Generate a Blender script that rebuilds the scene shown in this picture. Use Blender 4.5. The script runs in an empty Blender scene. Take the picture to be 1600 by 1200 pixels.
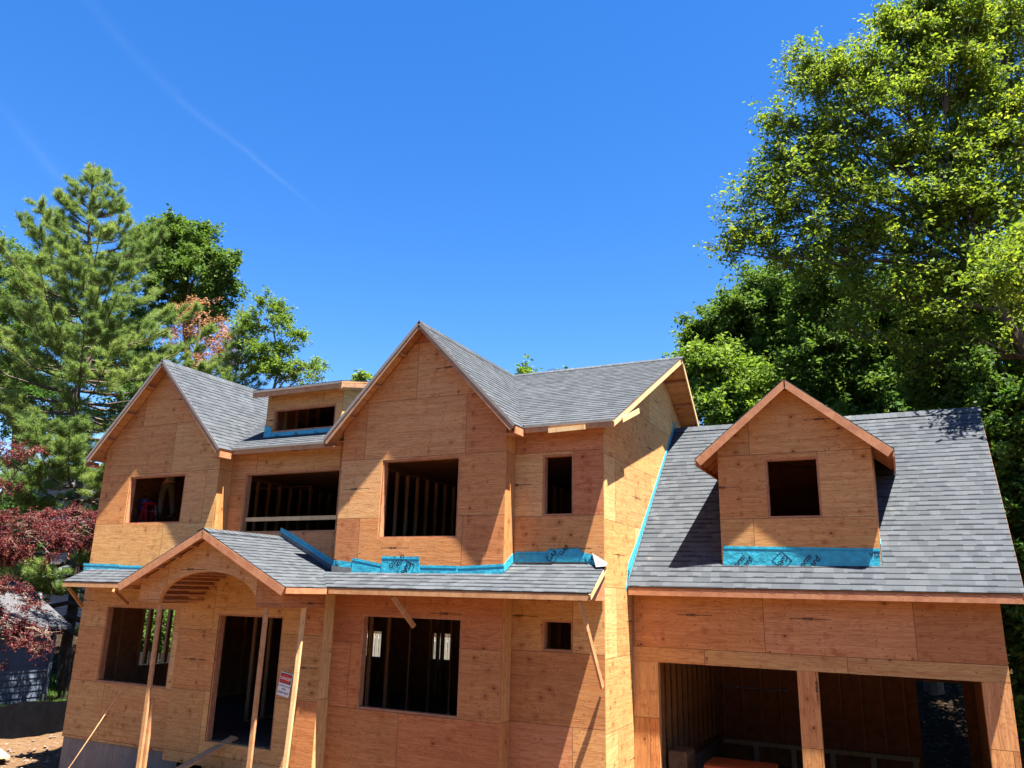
import bpy, math, random
import numpy as np
from mathutils import Vector, Matrix
C = bpy.context.scene
COL = C.collection
R_ = math.radians
GZ = 4.3                     # height of the camera above the ground at the house; all numbers below are relative to the eye
PITCH, YAW, ROLL, FPX = R_(15.0181), R_(26.3462), R_(1.3527), 1215.29
# ---------------------------------------------------------------- camera, sky, sun, exposure
fwd = Vector((-math.sin(YAW)*math.cos(PITCH), math.cos(YAW)*math.cos(PITCH), math.sin(PITCH)))
r0 = Vector((math.cos(YAW), math.sin(YAW), 0)); u0 = r0.cross(fwd)
rt = math.cos(ROLL)*r0 + math.sin(ROLL)*u0; up = -math.sin(ROLL)*r0 + math.cos(ROLL)*u0
cam = bpy.data.cameras.new('camera'); camo = bpy.data.objects.new('camera', cam); COL.objects.link(camo)
cam.sensor_fit = 'HORIZONTAL'; cam.sensor_width = 36.0; cam.lens = 36.0*FPX/1600.0
cam.clip_start = 0.1; cam.clip_end = 60000
camo.matrix_world = Matrix(((rt.x, up.x, -fwd.x, 0), (rt.y, up.y, -fwd.y, 0), (rt.z, up.z, -fwd.z, GZ), (0, 0, 0, 1)))
C.camera = camo
SUN = Vector((0.79, -0.30, 2.53)).normalized()
elev = math.asin(SUN.z); azim = math.atan2(SUN.x, SUN.y)
w = bpy.data.worlds.new('World'); C.world = w; w.use_nodes = True
nt = w.node_tree; bg = nt.nodes['Background']
sky = nt.nodes.new('ShaderNodeTexSky'); sky.sky_type = 'NISHITA'; sky.sun_disc = False
sky.sun_elevation = elev; sky.sun_rotation = azim; sky.altitude = 300; sky.air_density = 1.0; sky.dust_density = 0.3; sky.ozone_density = 2.5
hs = nt.nodes.new('ShaderNodeHueSaturation'); hs.inputs['Saturation'].default_value = 1.36; hs.inputs['Hue'].default_value = 0.509
nt.links.new(sky.outputs[0], hs.inputs['Color']); nt.links.new(hs.outputs[0], bg.inputs[0]); bg.inputs[1].default_value = 0.05
sl = bpy.data.lights.new('sun', 'SUN'); sl.energy = 5.0; sl.angle = R_(0.53); sl.color = (1.0, 0.95, 0.87)
so = bpy.data.objects.new('sun', sl); COL.objects.link(so); so.location = (10, -5, 40)
so.rotation_euler = SUN.to_track_quat('Z', 'Y').to_euler()
C.view_settings.view_transform = 'Standard'; C.view_settings.look = 'None'
C.view_settings.exposure = 2.5; C.view_settings.gamma = 1.0
C.cycles.max_bounces = 6; C.cycles.diffuse_bounces = 4; C.cycles.transparent_max_bounces = 12

def ray(px, py): return rt*(px-800) + up*(600-py) + fwd*FPX
def at(px, py, Y):           # the point seen at a pixel of the photograph, at depth Y (relative to the eye)
    d = ray(px, py); return d*(Y/d.y)
def atx(px, py, X): d = ray(px, py); return d*(X/d.x)

# ---------------------------------------------------------------- materials
def mat(name):
    m = bpy.data.materials.new(name); m.use_nodes = True
    return m, m.node_tree, m.node_tree.nodes['Principled BSDF']
def N(t, kind, **kw):
    n = t.nodes.new('ShaderNode'+kind)
    for k, v in kw.items():
        if k in n.inputs: n.inputs[k].default_value = v
        else: setattr(n, k, v)
    return n
def L(t, a, b): t.links.new(a, b)
def math_(t, op, a, b=None, c=None, clamp=False):
    n = t.nodes.new('ShaderNodeMath'); n.operation = op; n.use_clamp = clamp
    for i, v in enumerate((a, b, c)):
        if v is None: continue
        if isinstance(v, (int, float)): n.inputs[i].default_value = v
        else: t.links.new(v, n.inputs[i])
    return n.outputs[0]
def ramp(t, fac, stops, interp='LINEAR'):
    n = t.nodes.new('ShaderNodeValToRGB'); n.color_ramp.interpolation = interp
    e = n.color_ramp.elements
    while len(e) < len(stops): e.new(0.5)
    for i, (p, c) in enumerate(stops):
        e[i].position = p; e[i].color = (c if len(c) == 4 else (*c, 1))
    t.links.new(fac, n.inputs[0]); return n.outputs[0]
def mix(t, f, a, b, mode='MIX'):
    n = t.nodes.new('ShaderNodeMix'); n.data_type = 'RGBA'; n.blend_type = mode
    for s, v in ((n.inputs[0], f), (n.inputs[6], a), (n.inputs[7], b)):
        if isinstance(v, (int, float)): s.default_value = v
        elif isinstance(v, tuple): s.default_value = (*v, 1) if len(v) == 3 else v
        else: t.links.new(v, s)
    return n.outputs[2]
def g(v): return (v, v, v)
def bump(t, b, h, strength=0.3, dist=0.01):
    n = N(t, 'Bump', Strength=strength, Distance=dist); L(t, h, n.inputs['Height']); L(t, n.outputs[0], b.inputs['Normal'])

def m_plywood(name='plywood'):
    m, t, b = mat(name)
    uv = N(t, 'UVMap', uv_map='UVMap').outputs[0]; pid = N(t, 'UVMap', uv_map='pid').outputs[0]
    s = N(t, 'SeparateXYZ'); L(t, uv, s.inputs[0]); u, v = s.outputs[0], s.outputs[1]
    p = N(t, 'SeparateXYZ'); L(t, pid, p.inputs[0]); r1, r2 = p.outputs[0], p.outputs[1]
    def coord(su, sv):
        c = N(t, 'CombineXYZ'); L(t, math_(t, 'MULTIPLY', u, su), c.inputs[0]); L(t, math_(t, 'MULTIPLY', v, sv), c.inputs[1])
        L(t, math_(t, 'MULTIPLY', r1, 57.0), c.inputs[2]); return c.outputs[0]
    tint = ramp(t, r2, [(0.0, (.62, .38, .15)), (.25, (.60, .32, .115)), (.5, (.575, .27, .095)), (.75, (.54, .225, .082)), (1.0, (.49, .185, .078))])
    # growth rings cut by the veneer knife: contours of a slow noise
    n1 = N(t, 'TexNoise', Scale=1.0, Detail=2.0, Roughness=.5, Distortion=.3); L(t, coord(.85, 3.6), n1.inputs['Vector'])
    sn = math_(t, 'SINE', math_(t, 'MULTIPLY', n1.outputs[0], 95.0))
    ring = ramp(t, sn, [(.35, g(0)), (1.0, g(1))])
    n2 = N(t, 'TexNoise', Scale=1.0, Detail=4.0, Roughness=.6); L(t, coord(3.0, 75.0), n2.inputs['Vector'])
    n3 = N(t, 'TexNoise', Scale=1.0, Detail=3.0, Roughness=.6); L(t, coord(1.4, 2.8), n3.inputs['Vector'])
    c = mix(t, math_(t, 'MULTIPLY', ring, .33), tint, mix(t, 1.0, tint, (.60, .45, .34), 'MULTIPLY'))
    c = mix(t, math_(t, 'MULTIPLY', ramp(t, n2.outputs[0], [(.40, g(0)), (.66, g(1))]), .72), c, mix(t, 1.0, c, (.66, .52, .44), 'MULTIPLY'))
    c = mix(t, ramp(t, n3.outputs[0], [(.35, g(0)), (.75, g(.55))]), c, mix(t, 1.0, c, (1.22, 1.16, 1.05), 'MULTIPLY'))
    rb = math_(t, 'FRACT', math_(t, 'MULTIPLY', r1, 13.7)); c = mix(t, 1.0, c, ramp(t, rb, [(0, (.80, .84, .90)), (.35, (.95, .93, .9)), (.7, (1.02, 1.10, 1.15)), (1, (1.10, 1.30, 1.55))]), 'MULTIPLY')
    n4 = N(t, 'TexNoise', Scale=1.0, Detail=3.0, Roughness=.7); L(t, coord(.6, 16.0), n4.inputs['Vector'])
    c = mix(t, ramp(t, n4.outputs[0], [(.38, g(0)), (.66, g(.75))]), c, mix(t, 1.0, c, (.80, .66, .58), 'MULTIPLY'))
    # knots with a darker rim, gathered in columns
    vo = N(t, 'TexVoronoi', Scale=1.0, Randomness=1.0); L(t, coord(4.2, 5.4), vo.inputs['Vector'])
    col = N(t, 'TexNoise', Scale=1.0, Detail=0.0); L(t, coord(4.2, .25), col.inputs['Vector'])
    pick = math_(t, 'GREATER_THAN', col.outputs[0], .55)
    kd = math_(t, 'MULTIPLY', ramp(t, vo.outputs['Distance'], [(.06, g(1)), (.15, g(0))]), pick)
    halo = math_(t, 'MULTIPLY', ramp(t, vo.outputs['Distance'], [(.12, g(.6)), (.5, g(0))]), pick)
    c = mix(t, halo, c, mix(t, 1.0, c, (.66, .46, .36), 'MULTIPLY'))
    c = mix(t, math_(t, 'MULTIPLY', kd, .85), c, (.07, .022, .010))
    v2 = N(t, 'TexVoronoi', Scale=1.0, Randomness=1.0); L(t, coord(7.5, 10.5), v2.inputs['Vector'])
    pk2 = N(t, 'TexNoise', Scale=1.0, Detail=1.0); L(t, coord(2.4, 1.3), pk2.inputs['Vector'])
    c = mix(t, math_(t, 'MULTIPLY', ramp(t, v2.outputs['Distance'], [(.07, g(.75)), (.17, g(0))]), math_(t, 'GREATER_THAN', pk2.outputs[0], .50)), c, (.10, .035, .016))
    # nail heads in rows every 0.4 m
    nu = math_(t, 'ABSOLUTE', math_(t, 'SUBTRACT', math_(t, 'FRACT', math_(t, 'MULTIPLY', u, 2.46)), .5))
    nv = math_(t, 'ABSOLUTE', math_(t, 'SUBTRACT', math_(t, 'FRACT', math_(t, 'MULTIPLY', v, 6.6)), .5))
    nn = math_(t, 'MULTIPLY', math_(t, 'LESS_THAN', nu, .022), math_(t, 'LESS_THAN', nv, .06))
    c = mix(t, math_(t, 'MULTIPLY', nn, .55), c, (.10, .05, .03))
    # ink stamp of the mill along the middle of the sheet
    st = N(t, 'TexNoise', Scale=1.0, Detail=2.0); L(t, coord(26.0, 120.0), st.inputs['Vector'])
    a = math_(t, 'LESS_THAN', math_(t, 'ABSOLUTE', math_(t, 'SUBTRACT', v, .61)), .022)
    thin = math_(t, 'LESS_THAN', math_(t, 'ABSOLUTE', math_(t, 'SUBTRACT', v, .61)), .008)
    cu = math_(t, 'ADD', .55, math_(t, 'MULTIPLY', r1, .9))
    a1 = math_(t, 'LESS_THAN', math_(t, 'ABSOLUTE', math_(t, 'SUBTRACT', u, cu)), .09)
    a2 = math_(t, 'LESS_THAN', math_(t, 'ABSOLUTE', math_(t, 'SUBTRACT', u, math_(t, 'ADD', cu, .05))), .34)
    ink = math_(t, 'MAXIMUM', math_(t, 'MULTIPLY', a, a1), math_(t, 'MULTIPLY', thin, a2))
    ink = math_(t, 'MULTIPLY', ink, math_(t, 'GREATER_THAN', st.outputs[0], .40))
    ink = math_(t, 'MULTIPLY', ink, math_(t, 'GREATER_THAN', math_(t, 'FRACT', math_(t, 'MULTIPLY', r1, 7.7)), .4))
    c = mix(t, math_(t, 'MULTIPLY', ink, .85), c, (.02, .014, .012))
    # open joints between the sheets
    du = math_(t, 'MINIMUM', u, math_(t, 'SUBTRACT', 2.44, u)); dv = math_(t, 'MINIMUM', v, math_(t, 'SUBTRACT', 1.22, v))
    d = math_(t, 'MINIMUM', du, dv)
    c = mix(t, ramp(t, math_(t, 'MULTIPLY', d, 20.0), [(.07, g(.75)), (.15, g(0))]), c, (.055, .022, .012))
    L(t, c, b.inputs['Base Color']); b.inputs['Roughness'].default_value = .72
    b.inputs['Specular IOR Level'].default_value = .25
    bump(t, b, math_(t, 'ADD', n2.outputs[0], math_(t, 'MULTIPLY', ring, .4)), .25, .004)
    return m

def m_lumber(name, base, dark, scale=1.0):
    m, t, b = mat(name)
    tc = N(t, 'TexCoord').outputs['Object']
    mp = N(t, 'Mapping'); L(t, tc, mp.inputs[0]); mp.inputs['Scale'].default_value = (3*scale, 3*scale, 3*scale)
    n1 = N(t, 'TexNoise', Scale=1.6, Detail=5.0, Roughness=.6, Distortion=.8); L(t, mp.outputs[0], n1.inputs['Vector'])
    n2 = N(t, 'TexNoise', Scale=9.0, Detail=4.0, Roughness=.7); L(t, mp.outputs[0], n2.inputs['Vector'])
    vo = N(t, 'TexVoronoi', Scale=1.3); L(t, mp.outputs[0], vo.inputs['Vector'])
    c = mix(t, ramp(t, n1.outputs[0], [(.38, g(0)), (.68, g(1))]), base, dark)
    c = mix(t, math_(t, 'MULTIPLY', ramp(t, n2.outputs[0], [(.4, g(0)), (.7, g(1))]), .35), c, mix(t, 1.0, c, (.55, .5, .45), 'MULTIPLY'))
    c = mix(t, ramp(t, vo.outputs['Distance'], [(.05, g(.7)), (.10, g(0))]), c, (.06, .025, .012))
    L(t, c, b.inputs['Base Color']); b.inputs['Roughness'].default_value = .7; b.inputs['Specular IOR Level'].default_value = .3
    bump(t, b, n2.outputs[0], .2, .004); return m

def m_shingle(name='shingles'):
    m, t, b = mat(name)
    uv = N(t, 'UVMap', uv_map='UVMap').outputs[0]
    s = N(t, 'SeparateXYZ'); L(t, uv, s.inputs[0]); u, v = s.outputs[0], s.outputs[1]
    row = math_(t, 'FLOOR', math_(t, 'DIVIDE', v, .143))
    h = math_(t, 'FRACT', math_(t, 'MULTIPLY', math_(t, 'SINE', math_(t, 'MULTIPLY', row, 12.9898)), 43.5))
    uu = math_(t, 'ADD', math_(t, 'DIVIDE', u, .165), math_(t, 'MULTIPLY', h, 3.0))
    fv = math_(t, 'SUBTRACT', math_(t, 'DIVIDE', v, .143), row)
    cell = N(t, 'CombineXYZ'); L(t, math_(t, 'FLOOR', uu), cell.inputs[0]); L(t, row, cell.inputs[1])
    wn = N(t, 'TexWhiteNoise'); wn.noise_dimensions = '2D'; L(t, cell.outputs[0], wn.inputs['Vector'])
    cell2 = N(t, 'CombineXYZ'); L(t, math_(t, 'FLOOR', math_(t, 'MULTIPLY', uu, .83)), cell2.inputs[0]); L(t, math_(t, 'ADD', row, .5), cell2.inputs[1])
    wn2 = N(t, 'TexWhiteNoise'); wn2.noise_dimensions = '2D'; L(t, cell2.outputs[0], wn2.inputs['Vector'])
    base = ramp(t, wn.outputs['Value'], [(0, (.043, .047, .053)), (.5, (.053, .058, .064)), (1, (.063, .068, .075))])
    tc = N(t, 'TexCoord').outputs['Object']
    gr = N(t, 'TexNoise', Scale=160.0, Detail=2.0, Roughness=.8); L(t, tc, gr.inputs['Vector'])
    bl = N(t, 'TexNoise', Scale=1.1, Detail=4.0, Roughness=.6); L(t, tc, bl.inputs['Vector'])
    c = mix(t, .9, base, ramp(t, gr.outputs[0], [(.3, g(.55)), (.7, g(1.45))]), 'MULTIPLY')
    c = mix(t, ramp(t, bl.outputs[0], [(.35, g(0)), (.75, g(.4))]), c, mix(t, 1.0, c, (1.25, 1.33, 1.3), 'MULTIPLY'))
    dust = N(t, 'TexNoise', Scale=2.3, Detail=6.0, Roughness=.7); L(t, tc, dust.inputs['Vector'])
    c = mix(t, ramp(t, dust.outputs[0], [(.62, g(0)), (.78, g(.4))]), c, (.26, .22, .17))
    # the cut teeth of the laminated shingle: some tabs end short and show the darker strip below
    tooth = math_(t, 'MULTIPLY', math_(t, 'LESS_THAN', fv, .22), math_(t, 'GREATER_THAN', wn2.outputs['Value'], .50))
    line = math_(t, 'LESS_THAN', fv, .07)
    c = mix(t, math_(t, 'MAXIMUM', math_(t, 'MULTIPLY', tooth, .72), math_(t, 'MULTIPLY', line, .16)), c, (.016, .018, .022))
    L(t, c, b.inputs['Base Color']); b.inputs['Roughness'].default_value = .95; b.inputs['Specular IOR Level'].default_value = .1
    hgt = math_(t, 'ADD', math_(t, 'SUBTRACT', 1.0, math_(t, 'MULTIPLY', tooth, 1.0)), math_(t, 'MULTIPLY', gr.outputs[0], .35))
    bump(t, b, hgt, .5, .006); return m

def m_simple(name, col, rough=.6, noise=.25, scale=8.0, metal=0.0, spec=.4, bmp=.15):
    m, t, b = mat(name)
    tc = N(t, 'TexCoord').outputs['Object']
    n1 = N(t, 'TexNoise', Scale=scale, Detail=5.0, Roughness=.65); L(t, tc, n1.inputs['Vector'])
    lo = tuple(x*(1-noise) for x in col); hi = tuple(min(1, x*(1+noise)) for x in col)
    L(t, ramp(t, n1.outputs[0], [(.3, lo), (.7, hi)]), b.inputs['Base Color'])
    b.inputs['Roughness'].default_value = rough; b.inputs['Metallic'].default_value = metal; b.inputs['Specular IOR Level'].default_value = spec
    if bmp: bump(t, b, n1.outputs[0], bmp, .02)
    return m

def m_concrete():
    m, t, b = mat('concrete')
    tc = N(t, 'TexCoord').outputs['Object']
    n1 = N(t, 'TexNoise', Scale=2.5, Detail=6.0, Roughness=.7); L(t, tc, n1.inputs['Vector'])
    mp = N(t, 'Mapping'); mp.inputs['Scale'].default_value = (7, 7, .5); L(t, tc, mp.inputs[0])
    n2 = N(t, 'TexNoise', Scale=1.5, Detail=4.0, Roughness=.6); L(t, mp.outputs[0], n2.inputs['Vector'])
    c = ramp(t, n1.outputs[0], [(.3, (.13, .115, .095)), (.7, (.25, .22, .18))])
    c = mix(t, ramp(t, n2.outputs[0], [(.48, g(0)), (.66, g(.6))]), c, (.14, .13, .12))
    L(t, c, b.inputs['Base Color']); b.inputs['Roughness'].default_value = .9; bump(t, b, n1.outputs[0], .3, .01); return m

def m_leaf(name, c1, c2, c3, trans=.35, rough=.5):
    m, t, b = mat(name)
    a = N(t, 'Attribute', attribute_name='tone'); 
    c = ramp(t, a.outputs['Fac'], [(0, c1), (.55, c2), (1, c3)])
    L(t, c, b.inputs['Base Color']); b.inputs['Roughness'].default_value = max(.6, rough); b.inputs['Specular IOR Level'].default_value = .12
    tr = N(t, 'BsdfTranslucent'); L(t, mix(t, 1.0, c, (1.35, 1.35, .7), 'MULTIPLY'), tr.inputs['Color'])
    mx = N(t, 'MixShader'); mx.inputs[0].default_value = trans
    L(t, b.outputs[0], mx.inputs[1]); L(t, tr.outputs[0], mx.inputs[2]); L(t, mx.outputs[0], t.nodes['Material Output'].inputs[0]); return m

def m_ground():
    m, t, b = mat('site_dirt')
    tc = N(t, 'TexCoord').outputs['Object']
    n1 = N(t, 'TexNoise', Scale=.35, Detail=6.0, Roughness=.65); L(t, tc, n1.inputs['Vector'])
    n2 = N(t, 'TexNoise', Scale=6.0, Detail=6.0, Roughness=.75); L(t, tc, n2.inputs['Vector'])
    c = ramp(t, n2.outputs[0], [(.3, (.075, .042, .022)), (.5, (.11, .066, .036)), (.75, (.16, .105, .06))])
    c = mix(t, ramp(t, n1.outputs[0], [(.45, g(0)), (.65, g(.6))]), c, (.07, .042, .025))
    ly = N(t, 'SeparateXYZ'); geo = N(t, 'NewGeometry'); L(t, geo.outputs['Position'], ly.inputs[0])
    # bare building site in front and around the house, leaf litter up the slope behind
    back = ramp(t, math_(t, 'ADD', math_(t, 'MULTIPLY', ly.outputs[1], .05), math_(t, 'MULTIPLY', n1.outputs[0], .12)), [(1.12, g(0)), (1.2, g(1))])
    bk = math_(t, 'GREATER_THAN', math_(t, 'ADD', ly.outputs[1], math_(t, 'MULTIPLY', n1.outputs[0], .8)), 22.7)
    litter = ramp(t, n2.outputs[0], [(.3, (.010, .007, .004)), (.55, (.024, .016, .010)), (.66, (.09, .07, .05))])
    c = mix(t, bk, c, litter)
    L(t, c, b.inputs['Base Color']); b.inputs['Roughness'].default_value = 1.0; b.inputs['Specular IOR Level'].default_value = .0
    bump(t, b, n2.outputs[0], .9, .06); return m

M = {
 'ply': m_plywood(),
 'fascia': m_lumber('fascia_board', (.50, .265, .12), (.36, .17, .07)),
 'grayfascia': m_lumber('weathered_trim', (.36, .21, .12), (.25, .13, .07)),
 'stud': m_lumber('framing_lumber', (.38, .19, .09), (.26, .13, .06)),
 'fresh': m_lumber('fresh_lumber', (.66, .46, .23), (.55, .34, .15)),
 'shadeply': m_lumber('shaded_sheathing', (.30, .12, .055), (.20, .08, .036)),  # copy of the plywood tone, darkened to stand in for indoor shade
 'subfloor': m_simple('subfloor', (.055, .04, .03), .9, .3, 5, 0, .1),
 'red': m_lumber('red_fir_board', (.46, .21, .10), (.34, .13, .06)),
 'shingle': m_shingle(),
 'drip': m_simple('drip_edge_metal', (.22, .19, .16), .4, .1, 4, .2),
 'flash': m_simple('step_flashing', (.15, .145, .14), .55, .4, 6, .2),
 'felt': m_simple('black_felt', (.02, .02, .024), .8, .2, 6),
 'blue': m_simple('blue_membrane', (.03, .33, .44), .42, .28, 7.0, 0, .5, 1.0),
 'bluedark': m_simple('blue_membrane_edge', (.012, .24, .36), .4, .2, 9.0),
 'ink': m_simple('black_ink', (.012, .014, .03), .6, .1, 9.0, 0, .2, 0),
 'concrete': m_concrete(),
 'white': m_simple('white_paint', (.75, .75, .74), .5, .06, 5),
 'redpaint': m_simple('red_paint', (.55, .02, .02), .45, .1, 5),
 'orange': m_simple('orange_paint', (.75, .13, .03), .4, .15, 3),
 'cord': m_simple('cord_rubber', (.80, .42, .20), .5, .1, 5),
 'siding': m_simple('slate_siding', (.085, .11, .15), .7, .12, 3),
 'greysiding': m_simple('grey_siding', (.11, .12, .135), .7, .12, 3),
 'roofdark': m_simple('dark_roof', (.06, .06, .065), .9, .3, 6),
 'glass': m_simple('window_glass', (.03, .04, .05), .08, .1, 3, 0, .6, 0),
 'fence': m_lumber('weathered_fence', (.045, .038, .03), (.028, .024, .02)),
 'silt': m_simple('silt_fence_fabric', (.006, .006, .007), 1.0, .3, 4, 0, .0),
 'stone': m_simple('rubble_stone', (.15, .10, .07), .9, .35, 7),
 'gravel': m_simple('dark_gravel', (.06, .065, .075), .95, .6, 14),
 'block': m_simple('pale_block', (.40, .36, .27), .9, .2, 9),
 'bark': m_simple('bark', (.085, .065, .05), .95, .4, 7, 0, .1, .8),
 'barkred': m_simple('grey_bark', (.17, .13, .10), .9, .3, 7, 0, .1, .6),
 'leaf_oak': m_leaf('leaf_bright', (.055, .10, .014), (.125, .185, .024), (.30, .32, .045), .5),
 'leaf_mid': m_leaf('leaf_mid', (.040, .080, .016), (.072, .128, .024), (.15, .205, .04), .42),
 'leaf_light': m_leaf('leaf_light', (.07, .125, .018), (.12, .19, .028), (.20, .26, .045), .42),
 'leaf_dark': m_leaf('leaf_dark', (.026, .06, .012), (.045, .10, .018), (.09, .16, .03), .38),
 'needle': m_leaf('needles', (.07, .125, .045), (.15, .215, .065), (.27, .33, .11), .42, .6),
 'leaf_dead': m_leaf('leaf_rust', (.20, .09, .05), (.32, .15, .08), (.42, .24, .14), .25),
 'leaf_red': m_leaf('leaf_maroon', (.05, .009, .012), (.11, .020, .026), (.22, .085, .06), .3),
 'grass': m_leaf('grass_blades', (.03, .07, .012), (.06, .12, .02), (.11, .17, .04), .2),
 'ground': m_ground(),
 'khaki': m_simple('khaki_cloth', (.13, .105, .075), .9, .15, 10),
 'shirt': m_simple('tan_shirt', (.16, .13, .10), .9, .15, 10),
 'skin': m_simple('skin', (.42, .24, .16), .55, .08, 8),
 'bucketblue': m_simple('bucket_blue', (.02, .08, .40), .4, .08, 5),
 'alu': m_simple('aluminium', (.55, .56, .58), .35, .1, 6, .7),
 'fiber': m_simple('red_fibreglass', (.60, .03, .05), .4, .1, 6),
 'boot': m_simple('boot_leather', (.10, .05, .03), .7, .2, 9),
}

# ---------------------------------------------------------------- builders
def tag(o, label=None, cat=None, group=None, kind=None):
    if label: o['label'] = label
    if cat: o['category'] = cat
    if group: o['group'] = group
    if kind: o['kind'] = kind
    return o
WL = {}                        # world location of each built object, in eye-relative numbers
def empty(name, loc, label, cat, group=None):
    o = bpy.data.objects.new(name, None); COL.objects.link(o); o.location = (loc[0], loc[1], loc[2]+GZ)
    o.empty_display_size = .2; WL[o.name] = Vector(loc); return tag(o, label, cat, group)
class MB:
    def __init__(s): s.v = []; s.f = []; s.uv = []; s.pid = []; s.mi = []; s.hasuv = False
    def poly(s, pts, uv=None, pid=None, mi=0):
        i = len(s.v); s.v += [tuple(p) for p in pts]; s.f.append(list(range(i, i+len(pts))))
        s.uv.append(uv if uv else [(0.5, 0.3)]*len(pts)); s.pid.append(pid or (.5, .5)); s.mi.append(mi)
        if uv: s.hasuv = True
    def box(s, a, b, mi=0):
        x0, y0, z0 = a; x1, y1, z1 = b
        P = [(x0,y0,z0),(x1,y0,z0),(x1,y1,z0),(x0,y1,z0),(x0,y0,z1),(x1,y0,z1),(x1,y1,z1),(x0,y1,z1)]
        for q in ((0,3,2,1),(4,5,6,7),(0,1,5,4),(1,2,6,5),(2,3,7,6),(3,0,4,7)): s.poly([P[k] for k in q], mi=mi)
        return s
    def bar(s, a, b, wd, th, upv=(0,0,1), mi=0):      # a board from a to b: wd across, th along 'up'
        a, b = Vector(a), Vector(b); d = (b-a).normalized(); upv = Vector(upv)
        sd = d.cross(upv).normalized(); u2 = sd.cross(d).normalized()
        P = [p + sd*(i*wd/2) + u2*(j*th/2) for p in (a, b) for (i, j) in ((-1,-1),(1,-1),(1,1),(-1,1))]
        for q in ((0,1,2,3),(7,6,5,4),(0,4,5,1),(1,5,6,2),(2,6,7,3),(3,7,4,0)): s.poly([P[k] for k in q], mi=mi)
        return s
    def slab(s, pts, off, mi=0):                      # extrude a flat polygon by the vector off
        off = Vector(off); P = [Vector(p) for p in pts]; Q = [p+off for p in P]
        s.poly(P[::-1], mi=mi); s.poly(Q, mi=mi); n = len(P)
        for i in range(n): j = (i+1) % n; s.poly([P[i], P[j], Q[j], Q[i]], mi=mi)
        return s
    def tube(s, pts, rad, n=8, mi=0, cap=True):
        pts = [Vector(p) for p in pts]; rings = []
        for i, p in enumerate(pts):
            d = (pts[min(i+1, len(pts)-1)]-pts[max(i-1, 0)]).normalized()
            a = d.cross(Vector((0,0,1)) if abs(d.z) < .9 else Vector((1,0,0))).normalized(); b = d.cross(a)
            r = rad[i] if hasattr(rad, '__len__') else rad
            rings.append([p + a*(r*math.cos(2*math.pi*k/n)) + b*(r*math.sin(2*math.pi*k/n)) for k in range(n)])
        for i in range(len(rings)-1):
            for k in range(n): s.poly([rings[i][k], rings[i][(k+1)%n], rings[i+1][(k+1)%n], rings[i+1][k]], mi=mi)
        if cap: s.poly(rings[0][::-1], mi=mi); s.poly(rings[-1], mi=mi)
        return s
    def build(s, name, mats, parent=None, smooth=False, merge=False):
        if not isinstance(mats, (list, tuple)): mats = [mats]
        V = np.array([tuple(p) for p in s.v], float)
        o_ = Vector(((V[:,0].min()+V[:,0].max())/2, (V[:,1].min()+V[:,1].max())/2, V[:,2].min()))
        me = bpy.data.meshes.new(name); me.from_pydata([tuple(p) for p in (V-np.array(o_))], [], s.f)
        for m in mats: me.materials.append(m)
        if len(mats) > 1: me.polygons.foreach_set('material_index', s.mi)
        if s.hasuv:
            u = me.uv_layers.new(name='UVMap'); u.data.foreach_set('uv', [c for f in s.uv for q in f for c in q])
            p = me.uv_layers.new(name='pid'); p.data.foreach_set('uv', [c for f, pd in zip(s.f, s.pid) for _ in f for c in pd])
        if smooth: me.polygons.foreach_set('use_smooth', [True]*len(s.f))
        if merge:
            import bmesh
            bm = bmesh.new(); bm.from_mesh(me); bmesh.ops.remove_doubles(bm, verts=bm.verts, dist=1e-4); bm.to_mesh(me); bm.free()
        me.update()
        o = bpy.data.objects.new(name, me); COL.objects.link(o)
        if parent is None: o.location = (o_.x, o_.y, o_.z+GZ)
        else: o.parent = parent; o.location = o_ - WL[parent.name]
        WL[o.name] = o_.copy(); return o

rnd = random.Random(7)
def clip(poly, ax, val, keep):                        # clip a 2-D convex polygon; keep = +1 keeps coordinate >= val
    out = []
    for i in range(len(poly)):
        a, b = poly[i], poly[(i+1) % len(poly)]
        da, db = keep*(a[ax]-val), keep*(b[ax]-val)
        if da >= -1e-9: out.append(a)
        if (da > 1e-9 and db < -1e-9) or (da < -1e-9 and db > 1e-9):
            t = da/(da-db); out.append((a[0]+t*(b[0]-a[0]), a[1]+t*(b[1]-a[1])))
    return out if len(out) > 2 else []
def clipbox(p, x0, x1, y0, y1):
    for ax, val, k in ((0, x0, 1), (0, x1, -1), (1, y0, 1), (1, y1, -1)):
        if p: p = clip(p, ax, val, k)
    if p:
        A = abs(sum(p[i][0]*p[(i+1)%len(p)][1]-p[(i+1)%len(p)][0]*p[i][1] for i in range(len(p))))/2
        if A < 1e-6: return []
    return p

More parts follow.
